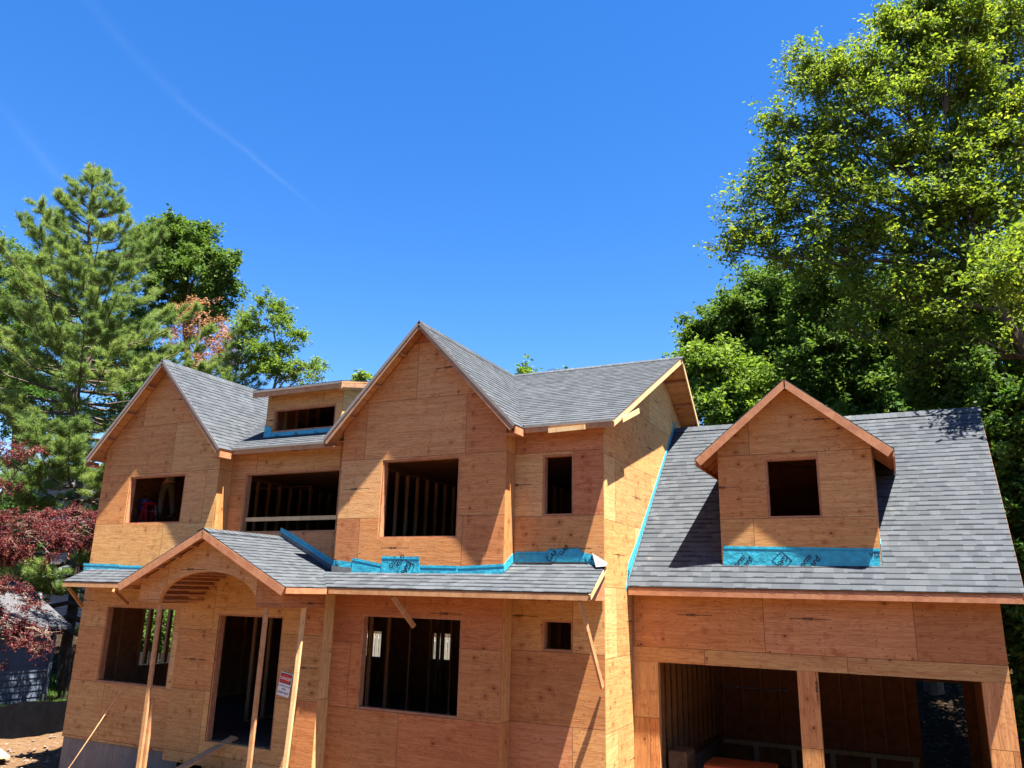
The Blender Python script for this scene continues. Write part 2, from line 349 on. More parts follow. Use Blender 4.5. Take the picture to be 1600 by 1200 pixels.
def wall(name, parent, origin, ud, outn, outline, holes=(), grid=(0, 0), vertical=False, thick=.14, seed=1, tints=(.0, 1.), prows=None):
    """sheathed wall. outline = convex polygons in (u, z); holes = (u0,u1,z0,z1)"""
    rr = random.Random(seed); mb = MB(); ud = Vector(ud); outn = Vector(outn); origin = Vector(origin)
    P3 = lambda q, d=0: origin + ud*q[0] + Vector((0,0,1))*q[1] - outn*d
    flip = ud.cross(Vector((0,0,1))).dot(outn) < 0
    us = sorted({-99, 99, *[h[0] for h in holes], *[h[1] for h in holes]}); zs = sorted({-99, 99, *[h[2] for h in holes], *[h[3] for h in holes]})
    cells = []
    for poly in outline:
        for i in range(len(us)-1):
            for j in range(len(zs)-1):
                cu, cz = (us[i]+us[i+1])/2, (zs[j]+zs[j+1])/2
                if any(h[0] < cu < h[1] and h[2] < cz < h[3] for h in holes): continue
                c = clipbox(poly, us[i], us[i+1], zs[j], zs[j+1])
                if c: cells.append(c)
    PW, PH = (1.22, 2.44) if vertical else (2.44, 1.22)
    ids = {}
    for c in cells:
        lo, hi = min(p[1] for p in c), max(p[1] for p in c)
        for row in range(math.floor((lo-grid[1])/PH), math.ceil((hi-grid[1])/PH)):
            z0 = grid[1]+row*PH; off = grid[0] + (PW/2 if row % 2 else 0)
            l2, h2 = min(p[0] for p in c), max(p[0] for p in c)
            for k in range(math.floor((l2-off)/PW), math.ceil((h2-off)/PW)):
                x0 = off+k*PW
                q = clipbox(c, x0, x0+PW, z0, z0+PH)
                if not q: continue
                pid = ids.setdefault((row, k), (rr.random(), tints[0]+(tints[1]-tints[0])*rr.random()))
                uv = [((p[1]-z0, p[0]-x0) if vertical else (p[0]-x0, p[1]-z0)) for p in q]
                pts = [P3(p) for p in q]
                if flip: pts = pts[::-1]; uv = uv[::-1]
                mb.poly(pts, uv, pid)
        pts = [P3(p, thick) for p in c]
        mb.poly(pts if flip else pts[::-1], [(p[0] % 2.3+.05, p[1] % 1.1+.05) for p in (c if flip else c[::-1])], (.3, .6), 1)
    for poly in outline:                              # edges
        for i in range(len(poly)):
            a, b = poly[i], poly[(i+1) % len(poly)]
            mb.poly([P3(a), P3(a, thick), P3(b, thick), P3(b)], [(.3, .3), (.3, .44), (1.6, .44), (1.6, .3)], (.4, .4))
    for h in holes:
        K = [(h[0], h[2]), (h[1], h[2]), (h[1], h[3]), (h[0], h[3])]
        for i in range(4):
            a, b = K[i], K[(i+1) % 4]
            mb.poly([P3(a), P3(b), P3(b, thick), P3(a, thick)], [(.3, .3), (1.6, .3), (1.6, .44), (.3, .44)], (.7, .2))
    return mb.build(name, [M['ply'], M['shadeply']], parent)

def frame_opening(parent, origin, ud, outn, h, sill=True, depth=.14):
    """rough framing lining a hole: two jambs, header, sill, set 15 mm behind the sheathing face"""
    mb = MB(); ud = Vector(ud); outn = Vector(outn); o = Vector(origin); Z = Vector((0,0,1)); t = .038
    def b(u0, u1, z0, z1):
        P = [o+ud*u0+Z*z0, o+ud*u1+Z*z0, o+ud*u1+Z*z1, o+ud*u0+Z*z1]
        mb.slab([p-outn*.013 for p in P], -outn*depth)
    b(h[0], h[0]+t, h[2], h[3]); b(h[1]-t, h[1], h[2], h[3]); b(h[0]+t, h[1]-t, h[3]-t, h[3])
    if sill: b(h[0]+t, h[1]-t, h[2], h[2]+t)
    return mb.build('window_frame' if sill else 'door_frame', M['red'], parent)

def roof(name, parent, origin, ud, sd, polys, deck=.03, seed=1, course=.143, under='ply'):
    """shingled plane: origin at the eave, ud along the eave, sd up the slope; polys in (u, v); laid in real courses"""
    ud = Vector(ud).normalized(); sd = Vector(sd).normalized(); n = ud.cross(sd).normalized()
    if n.z < 0: n = -n
    o = Vector(origin); mb = MB(); rr = random.Random(seed); fl = ud.cross(sd).dot(n) < 0
    def P(q, h): return o + ud*q[0] + sd*q[1] + n*h
    for poly in polys:
        v1 = max(p[1] for p in poly); v0 = min(p[1] for p in poly)
        k = math.floor(v0/course)
        while k*course < v1:
            q = clipbox(poly, -999, 999, k*course, (k+1)*course)
            if q:
                H = lambda p: .003 + .009*(1-(p[1]-k*course)/course)
                pts = [P(p, H(p)) for p in q]; uv = [(p[0], p[1]) for p in q]
                if fl: pts = pts[::-1]; uv = uv[::-1]
                mb.poly(pts, uv)
                lo = [p for p in q if abs(p[1]-k*course) < 1e-6]
                if len(lo) >= 2:
                    a, b = min(lo), max(lo); mb.poly([P(a, 0), P(b, 0), P(b, .012), P(a, .012)], [(a[0], a[1]+.03), (b[0], b[1]+.03), (b[0], b[1]+.03), (a[0], a[1]+.03)])
            k += 1
    # thin black edge of the shingle layer
        for i in range(len(poly)):
            a, b = poly[i], poly[(i+1) % len(poly)]
            mb.poly([P(a, -.012), P(b, -.012), P(b, .006), P(a, .006)], [(a[0], .004)]*4)
    r = mb.build(name, M['shingle'], parent)
    db = MB()
    for poly in polys:
        pts = [P(p, -.012) for p in poly]
        if fl: pts = pts[::-1]
        uvb = [(p[0] % 2.44, p[1] % 1.22) for p in poly]
        nn = len(pts); Q = [p-n*deck for p in pts]
        us = [p[0] for p in poly]; vs = [p[1] for p in poly]
        # underside in sheets so the soffit shows joints
        uu = math.floor(min(us)/2.44)
        while uu*2.44 < max(us):
            vv = math.floor(min(vs)/1.22)
            while vv*1.22 < max(vs):
                q = clipbox(poly, uu*2.44, (uu+1)*2.44, vv*1.22, (vv+1)*1.22)
                if q:
                    pp = [P(p, -.012-deck) for p in q]; uq = [(p[0]-uu*2.44, p[1]-vv*1.22) for p in q]
                    if not fl: pp = pp[::-1]; uq = uq[::-1]
                    db.poly(pp, uq, (rr.random(), .3+.6*rr.random()))
                vv += 1
            uu += 1
        for i in range(nn): j = (i+1) % nn; db.poly([pts[i], Q[i], Q[j], pts[j]], [(.3, .3), (.3, .33), (1.5, .33), (1.5, .3)], (.5, .5))
    db.build('roof_deck', M['ply'], r)
    return r
#SPLIT
# ================================================================ the ground
def gh(x, y):
    h = -4.3
    h += 0.30*max(0, y-23.6) if y < 60 else 0.30*36.4 + .1*(y-60)
    s = min(1, max(0, (-21.5-x)/4.0)); h += .4*s*(1 if y < 23.6 else max(0, 1-(y-23.6)/8))
    s = min(1, max(0, (x-3)/4.0)); h += .25*s
    return min(h, 12)
def ground():
    xs = list(np.unique(np.concatenate([np.linspace(-900, -60, 12), np.linspace(-60, -30, 20), np.linspace(-30, 30, 140), np.linspace(30, 900, 24)])))
    ys = list(np.unique(np.concatenate([np.linspace(-300, -10, 8), np.linspace(-10, 30, 110), np.linspace(30, 80, 30), np.linspace(80, 1500, 16)])))
    rr = np.random.RandomState(3); V = []; F = []
    for j, y in enumerate(ys):
        for i, x in enumerate(xs):
            n = (math.sin(x*1.7+y*.6)*math.sin(y*1.3-x*.4)*.05 + rr.uniform(-.03, .03)) if abs(x) < 60 and -10 < y < 80 else 0
            inside = (-18.3 < x < 1.5) and (12.8 < y < 22.6)
            V.append((x, y, gh(x, y) + (n if not inside else -.05) + GZ))
    nx = len(xs)
    for j in range(len(ys)-1):
        for i in range(nx-1): a = j*nx+i; F.append((a, a+1, a+nx+1, a+nx))
    me = bpy.data.meshes.new('ground'); me.from_pydata(V, [], F); me.materials.append(M['ground'])
    me.polygons.foreach_set('use_smooth', [True]*len(F))
    o = bpy.data.objects.new('ground', me); COL.objects.link(o); o['kind'] = 'structure'
ground()

# ================================================================ the house
H = empty('house', (-9, 17, -4.3), 'large two storey house under construction, bare orange plywood walls and grey shingle roofs', 'house')
X3, Y3, Z3 = Vector((1,0,0)), Vector((0,1,0)), Vector((0,0,1))
FR = dict(ud=(1,0,0), outn=(0,-1,0))
YC, YB, YG, YD = 13.25, 13.66, 15.24, 12.90
def gable(x0, x1, zb, xc, zt, s): return [(x0, zb), (x1, zb), (x1, zt-s*abs(x1-xc)), (xc, zt), (x0, zt-s*abs(x0-xc))]
# front walls of the two gabled bays
hL1, hL2 = (-17.17, -15.23, 1.41, 2.59), (-17.29, -14.97, -2.245, -.515)
wall('front_wall', H, (0, YC, 0), outline=[gable(-18.196, -14.164, -3.51, -16.24, 5.36, 1.024)], holes=[hL1, hL2], grid=(-18.2, .2), seed=4, tints=(.0, .55), **FR)
frame_opening(H, (0, YC, 0), (1,0,0), (0,-1,0), hL1); frame_opening(H, (0, YC, 0), (1,0,0), (0,-1,0), hL2)
hC1, hC2 = (-9.53, -7.67, 1.0, 2.61), (-9.77, -7.49, -2.238, -.482)
wall('front_wall', H, (0, YC, 0), outline=[gable(-10.586, -6.654, -4.25, -8.62, 5.36, 1.04)], holes=[hC1, hC2], grid=(-10.0, .2), seed=12, tints=(.35, 1.), **FR)
frame_opening(H, (0, YC, 0), (1,0,0), (0,-1,0), hC1); frame_opening(H, (0, YC, 0), (1,0,0), (0,-1,0), hC2)
# recessed walls
hR = (-13.71, -10.93, 1.187, 2.575)
wall('front_wall', H, (0, YB, 0), outline=[[(-14.16, -.2), (-10.59, -.2), (-10.59, 3.2), (-14.16, 3.2)]], holes=[hR], grid=(-13.4, .0), seed=5, tints=(.2, .9), **FR)
frame_opening(H, (0, YB, 0), (1,0,0), (0,-1,0), hR)
hS1, hS2 = (-6.06, -5.42, 1.42, 2.595), (-6.03, -5.43, -1.01, -.465)
wall('front_wall', H, (0, YB, 0), outline=[[(-6.65, -4.25), (-4.824, -4.25), (-4.824, 3.2), (-6.65, 3.2)]], holes=[hS1, hS2], grid=(-6.65, .2), seed=9, tints=(.1, 1.), **FR)
frame_opening(H, (0, YB, 0), (1,0,0), (0,-1,0), hS1); frame_opening(H, (0, YB, 0), (1,0,0), (0,-1,0), hS2)
# returns between the planes
def side(x, y0, y1, z0, z1, outx, seed=1, tints=(.1, .5)):
    return wall('side_wall', H, (x, 0, 0), (0,1,0), (outx,0,0), [[(y0, z0), (y1, z0), (y1, z1), (y0, z1)]], grid=(y0-.6, .2), seed=seed, tints=tints, vertical=True, thick=.1)
side(-14.16, YC+.012, YB-.003, -.2, 3.1, 1, 2); side(-6.65, YC+.012, YB-.003, -4.25, 3.1, 1, 3, (.3, .6)); side(-10.59, YC+.012, YB-.003, -.2, 3.1, -1, 4)
# long side walls and the back
wl = (15.0, 16.15, -2.05, -.52)
wall('side_wall', H, (-18.2, 0, 0), (0,1,0), (-1,0,0), [[(YC+.012, -3.51), (21.54, -3.51), (21.54, 3.15), (17.6, 5.34), (YC+.012, 3.0)]], holes=[wl], grid=(13, .2), seed=6)
wall('side_wall', H, (-4.82, 0, 0), (0,1,0), (1,0,0), [[(YB+.012, -4.25), (21.54, -4.25), (21.54, 3.22), (17.6, 5.40), (YB+.012, 3.22)]], grid=(13.1, .13), seed=8, tints=(.0, .28))
bw = [(-15.95, -15.0, -2.05, -1.28), (-13.12, -12.42, -2.0, -1.25)]
wall('back_wall', H, (0, 21.54, 0), (1,0,0), (0,1,0), [[(-18.06, -3.9), (-4.96, -3.9), (-4.96, 3.2), (-18.06, 3.2)]], holes=bw, seed=7)
# door bay
hD = (-13.27, -11.48, -3.10, -.575)
wall('front_wall', H, (0, YD, 0), outline=[[(-14.426, -3.57), (-13.27, -3.57), (-13.27, .35), (-14.426, .13)], [(-13.27, -4.2), (-10.454, -4.2), (-10.454, .05), (-12.43, .9), (-13.27, .55)]], holes=[hD], grid=(-14.43+1.0, -.92), seed=15, tints=(.1, .75), **FR)
wall('side_wall', H, (-10.45, 0, 0), (0,1,0), (1,0,0), [[(YD+.012, -4.2), (YC-.003, -4.2), (YC-.003, -.02), (YD+.012, -.02)]], grid=(12, -2.1), seed=10, tints=(.0, .3), vertical=True, thick=.1)
wall('side_wall', H, (-14.43, 0, 0), (0,1,0), (-1,0,0), [[(YD+.012, -3.57), (YC-.003, -3.57), (YC-.003, .1), (YD+.012, .1)]], seed=10, thick=.1)
frame_opening(H, (0, YD, 0), (1,0,0), (0,-1,0), hD, sill=False)
# garage walls
wall('garage_wall', H, (0, YG, 0), outline=[[(-4.815, -.94), (1.366, -.94), (1.366, .05), (-4.815, .05)]], grid=(.095, -.94), seed=21, tints=(.55, .8), **FR)
wall('garage_header', H, (0, YG, 0), outline=[[(-4.815, -1.207), (1.366, -1.207), (1.366, -.943), (-4.815, -.943)]], grid=(-1.0, -1.25), seed=23, tints=(.0, .35), **FR)
for a, b, sd_ in ((-4.815, -4.325, 1), (-1.833, -1.496, 2), (.973, 1.366, 3)):
    wall('garage_post', H, (0, YG, 0), outline=[[(a, -4.25), (b, -4.25), (b, -1.21), (a, -1.21)]], grid=(a-.3, -2.45 if sd_ == 2 else -2.2), seed=30+sd_, tints=(.3, .7), vertical=True, **FR)
wall('garage_side_wall', H, (1.37, 0, 0), (0,1,0), (1,0,0), [[(YG+.012, -4.25), (22.14, -4.25), (22.14, 1.0), (19, 3.96), (YG+.012, .3)]], seed=25, thick=.02)
wall('garage_back_wall', H, (0, 22.14, 0), (1,0,0), (0,1,0), [[(-4.81, -4.25), (1.35, -4.25), (1.35, .9), (-4.81, .9)]], holes=[(.03, 1.0, -4.25, -1.815), (-4.7, -2.8, -2.258, -2.232)], seed=26, thick=.02, grid=(-4.7, -2.245), tints=(.6, 1))
wall('garage_side_wall', H, (-4.82, 0, 0), (0,1,0), (-1,0,0), [[(21.545, -4.25), (22.135, -4.25), (22.135, 1.5), (21.545, 1.8)]], seed=27, thick=.05)
# concrete
mb = MB(); mb.box((-18.17, YC+.03, -4.6), (-14.40, YC+.3, -3.515)); mb.box((-18.17, YC+.3, -4.6), (-17.9, 21.5, -3.515)); mb.box((-18.17, 21.2, -4.6), (-4.9, 21.5, -3.92))
mb.box((-16.42, YC+.024, -4.6), (-16.41, YC+.03, -3.53))
mb.build('foundation', M['concrete'], H)
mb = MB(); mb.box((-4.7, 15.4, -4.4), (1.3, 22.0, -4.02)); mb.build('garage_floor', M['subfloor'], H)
# floors and ceilings
def floor(name, z0, z1, m='ply', x0=-18.04, x1=-4.97, y0=13.82, y1=21.38):
    b = MB(); b.box((x0, y0, z0), (x1, y1, z1)); return b.build(name, M[m], H)
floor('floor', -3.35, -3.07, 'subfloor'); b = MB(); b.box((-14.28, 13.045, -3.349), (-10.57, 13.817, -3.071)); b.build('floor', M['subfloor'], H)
floor('floor', -.25, .08, 'subfloor'); floor('ceiling', 2.80, 2.84, 'shadeply'); floor('ceiling', -.30, -.255, 'shadeply')
floor('garage_ceiling', -.62, -.58, 'shadeply', -4.8, 1.34, 15.40, 22.1)

# ---- roofs
def rakes(rf, apex, eaveL, eaveR, y, hgt, m, drip=True, lookn=3, back=.27, thick=.03):
    """rake boards under the front edge of a gable roof, with lookouts between board and wall"""
    for e in (eaveL, eaveR):
        a = Vector((e[0], y, e[1])); b = Vector((apex[0], y, apex[1])); d = (b-a).normalized(); n = Vector((-d.z, 0, d.x)); n = n if n.z > 0 else -n
        off = -n*(.045+hgt/2)
        mb = MB(); mb.slab([a-n*.018+Y3*-.002, b-n*.018+Y3*-.002, b-n*.018-Z3*hgt*1.0+Y3*-.002, a-n*(.018+hgt)+Y3*-.002], (0, thick, 0))
        mb.build('rake_board', M[m], rf)
        if drip:
            mb = MB(); mb.slab([a+n*.012-Y3*.012, b+n*.012-Y3*.012, b-n*.05-Y3*.012, a-n*.05-Y3*.012], (0, .008, 0)); mb.build('drip_edge', M['drip'], rf)
        for k in range(lookn):
            p = a + (b-a)*((k+.5)/lookn*.8+.1) - n*(.045+.045)
            mb = MB(); mb.bar(p+Y3*(thick+.002), p+Y3*back, .04, .085, n); mb.build('lookout', M['red'], rf)
def rowroof(name, y0, z0, slope, back, polys, **k):
    return roof(name, H, (0, y0, z0), (1,0,0), (0, back, slope), polys, **k)
k1 = math.hypot(1, .557)
V1 = 4.24*k1
RM = rowroof('roof', 13.36, 3.13, .557, 1, [[(-18.4, 0), (-13.61, 0), (-13.61, V1), (-18.4, V1)], [(-13.61, 0), (-11.3, 0), (-11.3, .70*k1), (-13.61, .70*k1)], [(-11.3, 0), (-4.50, 0), (-4.22, V1), (-11.3, V1)]], seed=3)
rowroof('roof', 21.84, 3.13, .557, -1, [[(-18.4, 0), (-4.50, 0), (-4.22, V1), (-18.4, V1)]], seed=4)
def xgable(xc, half, y0, zt, s, polyR, polyL, name='gable_roof', hgt=.13, m='grayfascia', drip=True, **k):
    rr = roof(name, H, (xc+half, y0, zt-s*half), (0,1,0), (-1, 0, s), polyR, seed=5)
    rl = roof(name, H, (xc-half, y0, zt-s*half), (0,1,0), (1, 0, s), polyL, seed=6)
    rakes(rr, (xc, zt), (xc-half, zt-s*half), (xc+half, zt-s*half), y0, hgt, m, drip, **k)
    return rr, rl
VG = 2.29*math.hypot(1, 1.04); pg = [[(0, 0), (.50, 0), (4.72, VG), (0, VG)]]
GC, _ = xgable(-8.62, 2.29, 12.95, 5.455, 1.04, pg, pg)
VL = 2.33*math.hypot(1, 1.024); pl = [[(0, 0), (.50, 0), (4.72, VL), (0, VL)]]
GL, _ = xgable(-16.24, 2.33, 12.95, 5.455, 1.024, pl, pl)
# feet of the gables: flat soffit returns and eave fascias
for rf, xc, half in ((GC, -8.62, 2.29), (GL, -16.24, 2.33)):
    zt = 5.455-1.035*half
    for s in (-1, 1):
        xe = xc+s*half; xw = xc+s*(1.97 if rf is GC else 2.02)
        mb = MB(); mb.box((min(xe-s*.03, xw+s*.015), 12.985, zt-.17), (max(xe-s*.03, xw+s*.015), 13.24, zt-.155)); mb.box((min(xe, xe-s*.028), 12.982, zt-.17), (max(xe, xe-s*.028), 13.33, zt-.03))
        mb.build('soffit_return', M['red'], rf)
# eave boards of the main roof
def board(name, a, b, wd, th, m, parent, upv=(0,0,1)): return MB().bar(a, b, wd, th, upv).build(name, M[m], parent)
for a, b in ((-13.93, -10.90), (-6.33, -4.50)):
    board('eave_board', (a, 13.375, 3.045), (b, 13.375, 3.045), .028, .11, 'fascia', RM)
    board('drip_edge', (a, 13.352, 3.112), (b, 13.352, 3.112), .012, .05, 'drip', RM)
    x = a+.25
    while x < b-.1: board('rafter_tail', (x, 13.392, 3.045), (x, 13.65, 3.13), .04, .10, 'stud', RM); x += .41
for y0, y1, z0, z1 in ((13.36, 17.6, 3.02, 5.375), (21.84, 17.6, 3.02, 5.375)):
    board('rake_board', (-4.515, y0, z0+.03), (-4.235, y1, z1+.03), .028, .10, 'fresh', RM)
for k in range(5): 
    y = 14.0+k*.85; zz = 3.045+.557*(y-13.36); board('lookout', (-4.80, y, zz), (-4.53+.065*(y-13.4)*.9, y, zz), .04, .085, 'stud', RM, (0, -.5, 1))
for k in range(5):
    y = 18.2+k*.75; zz = 3.045+.557*(21.84-y); board('lookout', (-4.80, y, zz), (-4.53+.065*(21.84-y)*.9, y, zz), .04, .085, 'red', RM, (0, .5, 1))
# scraps of lumber still nailed at the eave corner
a, b = at(857, 673, 13.33), at(914, 667, 13.33); board('nailed_scrap', a, b, .03, .09, 'fresh', RM)
a, b = atx(972, 656, -4.47), atx(998, 642, -4.45); board('nailed_scrap', a, b, .03, .10, 'fresh', RM)
# ridge caps
def cap(rf, a, b, w=.16, s=.6):
    a, b = Vector(a), Vector(b); d = (b-a).normalized(); sd = d.cross(Z3).normalized(); mb = MB(); n = max(1, int((b-a).length/.14)); st = (b-a)/n
    for i in range(n):
        p, q = a+st*i, a+st*(i+1.25)
        for sg in (-1, 1):
            o1 = sd*sg*w - Z3*w*s
            pts = [p+Z3*.028, q+Z3*.018, q+o1+Z3*.018, p+o1+Z3*.028]
            mb.poly(pts if sg < 0 else pts[::-1], [(i*.165+.03, .06)]*4)
    mb.build('ridge_cap', M['shingle'], rf)
cap(RM, (-11.2, 17.6, 5.49), (-4.22, 17.6, 5.49), s=.557); cap(GC, (-8.62, 12.95, 5.455), (-8.62, 17.4, 5.455), s=1.03); cap(GL, (-16.24, 12.95, 5.455), (-16.24, 17.4, 5.455), s=1.02)

# shed dormer between the gables
hQ = (-13.375, -11.49, 3.60, 4.165)
wall('dormer_wall', H, (0, 14.0, 0), outline=[[(-13.596, 3.40), (-11.304, 3.40), (-11.304, 4.55), (-13.596, 4.55)]], holes=[hQ], grid=(-14.3, 3.3), seed=41, tints=(0, .2), thick=.1, **FR)
frame_opening(H, (0, 14.0, 0), (1,0,0), (0,-1,0), hQ, depth=.09)
for x, s in ((-11.3, 1), (-13.6, -1)):
    wall('dormer_side_wall', H, (x, 0, 0), (0,1,0), (s,0,0), [[(14.012, 3.40), (17.4, 5.30), (17.4, 5.36), (14.012, 4.58)]], seed=42, tints=(0, .3), thick=.08, grid=(13.5, 3.4))
RS = rowroof('dormer_roof', 13.7, 4.605, .2225, 1, [[(-13.82, 0), (-11.13, 0), (-11.13, 3.9*math.hypot(1, .2225)), (-13.82, 3.9*math.hypot(1, .2225))]], seed=7)
board('eave_board', (-13.82, 13.715, 4.495), (-11.13, 13.715, 4.495), .028, .12, 'fascia', RS); board('drip_edge', (-13.83, 13.692, 4.575), (-11.12, 13.692, 4.575), .012, .055, 'drip', RS)
board('rake_board', (-11.145, 13.73, 4.51), (-11.145, 17.3, 5.30), .028, .10, 'grayfascia', RS); 
board('lookout', (-11.20, 13.75, 4.44), (-11.20, 15.6, 4.86), .07, .04, 'fresh', RS)
for k in range(7): x = -13.7+k*.41; board('rafter_tail', (x, 13.731, 4.50), (x, 13.99, 4.555), .04, .09, 'stud', RS)

# pent roof round the lower storey
k2 = math.hypot(1, .5)
PR = rowroof('pent_roof', 12.63, .02, .5, 1, [[(-11.3, 0), (-6.65, 0), (-6.65, .62*k2), (-11.3, .62*k2)], [(-6.65, 0), (-4.70, 0), (-4.79, 1.03*k2), (-6.65, 1.03*k2)]], seed=8)
board('eave_board', (-10.17, 12.645, -.05), (-4.72, 12.645, -.05), .028, .10, 'fascia', PR)
for k in range(13): x = -10.0+k*.41; board('rafter_tail', (x, 12.661, -.045), (x, 13.245 if x < -6.7 else 13.655, .245 if x < -6.7 else .45), .04, .08, 'stud', PR)
board('rake_board', (-4.715, 12.635, -.045), (-4.79, 13.645, .46), .028, .10, 'fresh', PR)
mb = MB(); mb.slab([(-4.83, 12.67, -.10), (-4.83, 13.64, -.10), (-4.83, 13.64, .37)], (.02, 0, 0)); mb.build('gable_end_panel', M['red'], PR)
PL = rowroof('pent_roof', 12.63, .02, .5, 1, [[(-18.2, 0), (-14.0, 0), (-14.0, .62*k2), (-18.2, .62*k2)]], seed=9)
board('eave_board', (-18.2, 12.645, -.05), (-14.72, 12.645, -.05), .028, .10, 'fascia', PL)
board('rake_board', (-18.19, 12.66, -.04), (-18.19, 13.24, .25), .028, .10, 'fascia', PL)
for k in range(9): x = -18.0+k*.41; board('rafter_tail', (x, 12.661, -.045), (x, 13.245, .245), .04, .08, 'stud', PL)
# porch
sP = .48; kP = math.hypot(1, sP); VP = 2.25*kP
prR = [[(0, 0), (1.83, 0), (1.83, .42*kP), (0, .42*kP)], [(0, .42*kP), (2.24, .42*kP), (2.24, VP), (0, VP)]]
prL = [[(0, 0), (1.83, 0), (1.83, .62*kP), (0, .62*kP)], [(0, .62*kP), (2.24, .62*kP), (2.24, VP), (0, VP)]]
PP, _ = xgable(-12.45, 2.25, 11.42, 1.085, sP, prR, prL, name='porch_roof', hgt=.15, m='red', drip=False, lookn=4, back=.295)
cap(PP, (-12.45, 11.42, 1.085), (-12.45, 13.64, 1.085), s=.46)
board('eave_board', (-10.215, 11.46, -.055), (-10.215, 12.62, -.055), .028, .11, 'red', PP)
board('eave_board', (-14.685, 11.46, -.055), (-14.685, 12.62, -.055), .028, .11, 'red', PP)
ax0, ax1, az, ar = -13.77, -11.13, -.36, .63
acx, ahw = (ax0+ax1)/2, (ax1-ax0)/2
def arc(x): return az + ar*math.sqrt(max(0, 1-((x-acx)/ahw)**2))
def ptop(x): return .99 - sP*abs(x+12.45)
xs = sorted(set([-14.366, ax0, -12.45, ax1, -10.484] + [acx-ahw*math.cos(math.pi*i/28) for i in range(29)]))
pw = []
for x0, x1 in zip(xs[:-1], xs[1:]):
    inside = ax0-1e-6 <= x0 and x1 <= ax1+1e-6
    pw.append([(x0, arc(x0) if inside else -.38), (x1, arc(x1) if inside else -.38), (x1, ptop(x1)), (x0, ptop(x0))])
wall('porch_gable_wall', H, (0, 11.72, 0), outline=pw, grid=(-13.6, -.30), seed=52, tints=(.3, .8), thick=.09, **FR)
for k in range(17):      # slats of the barrel vault between front arch and door wall
    th = math.pi*(1-(k+.35)/17.5); x = acx+(ahw-.0)*math.cos(th); z = az+ar*math.sin(th)
    nx, nz = math.cos(th)/ahw, math.sin(th)/ar; nn = math.hypot(nx, nz); n = Vector((nx/nn, 0, nz/nn))
    p = Vector((x, 11.815, z))+n*.045; board('vault_slat', p, p+Y3*1.08, .042, .085, 'red', H, n)
wall('porch_side_wall', H, (-10.48, 0, 0), (0,1,0), (1,0,0), [[(11.732, -.38), (12.885, -.38), (12.885, -.02), (11.732, -.02)]], grid=(11.4, -.9), seed=53, tints=(.6, .9), thick=.12)
wall('porch_side_wall', H, (-14.37, 0, 0), (0,1,0), (-1,0,0), [[(11.732, -.38), (12.885, -.38), (12.885, -.02), (11.732, -.02)]], seed=54, thick=.12)

# garage roof, cut away where the gabled dormer stands
sG = .961; kG = math.hypot(1, sG); VGr = 4.06*kG; xd = -1.69
def vval(x): return (4.05-.826*abs(x-xd)-.167)/sG*kG
a0, a1 = -2.98, -.40; vb = .50*kG
RG = rowroof('garage_roof', 14.94, .167, sG, 1, [
    [(-4.80, 0), (a0, 0), (a0, VGr), (-4.80, VGr)], [(a1, 0), (1.70, 0), (1.80, VGr), (a1, VGr)], [(a0, 0), (a1, 0), (a1, vb), (a0, vb)],
    [(a0, vval(a0)-.03), (xd, vval(xd)-.03), (xd, VGr), (a0, VGr)], [(xd, vval(xd)-.03), (a1, vval(a1)-.03), (a1, VGr), (xd, VGr)]], seed=11)
rowroof('garage_roof', 23.06, .167, sG, -1, [[(-4.80, 0), (1.70, 0), (1.80, VGr), (-4.80, VGr)]], seed=12)
board('eave_board', (-4.79, 14.955, .075), (1.70, 14.955, .075), .028, .13, 'red', RG)
board('rake_board', (1.69, 14.98, .10), (1.79, 19.0, 3.97), .028, .14, 'red', RG)
cap(RG, (-4.78, 19.0, 4.07), (1.80, 19.0, 4.07), s=.9)
for k in range(16): x = -4.6+k*.41; board('rafter_tail', (x, 14.971, .07), (x, 15.235, .30), .04, .10, 'red', RG)
# gabled dormer on the garage roof
hW = (-2.18, -1.22, 1.46, 2.59)
wall('dormer_wall', H, (0, 15.38, 0), outline=[gable(-3.066, -.314, .50, xd, 3.96, .826)], holes=[hW], grid=(-3.07-.6, 1.46), seed=63, tints=(0, .5), **FR)
frame_opening(H, (0, 15.38, 0), (1,0,0), (0,-1,0), hW)
for x, s in ((-.31, 1), (-3.07, -1)):
    wall('dormer_side_wall', H, (x, 0, 0), (0,1,0), (s,0,0), [[(15.392, .50), (17.6, 2.62), (17.6, 2.72), (15.392, 2.80)]], seed=64, tints=(.5, 1), thick=.1)
VD = 1.755*math.hypot(1, .826); pd_ = [[(0, 0), (2.42, 0), (3.93, VD), (0, VD)]]
DR, _ = xgable(xd, 1.755, 15.08, 4.05, .826, pd_, pd_, name='dormer_roof', hgt=.15, m='red', drip=False, lookn=3, back=.295)
cap(DR, (xd, 15.08, 4.05), (xd, 18.9, 4.05), s=.82)
for s in (-1, 1):
    xe = xd+s*1.74; board('eave_board', (xe, 15.12, 2.53), (xe, 17.3, 2.53), .028, .12, 'red', DR)
    for k in range(5): y = 15.25+k*.42; board('rafter_tail', (xe-s*.02, y, 2.54), (xe-s*.36, y, 2.54+.34*.826), .04, .09, 'red', DR)

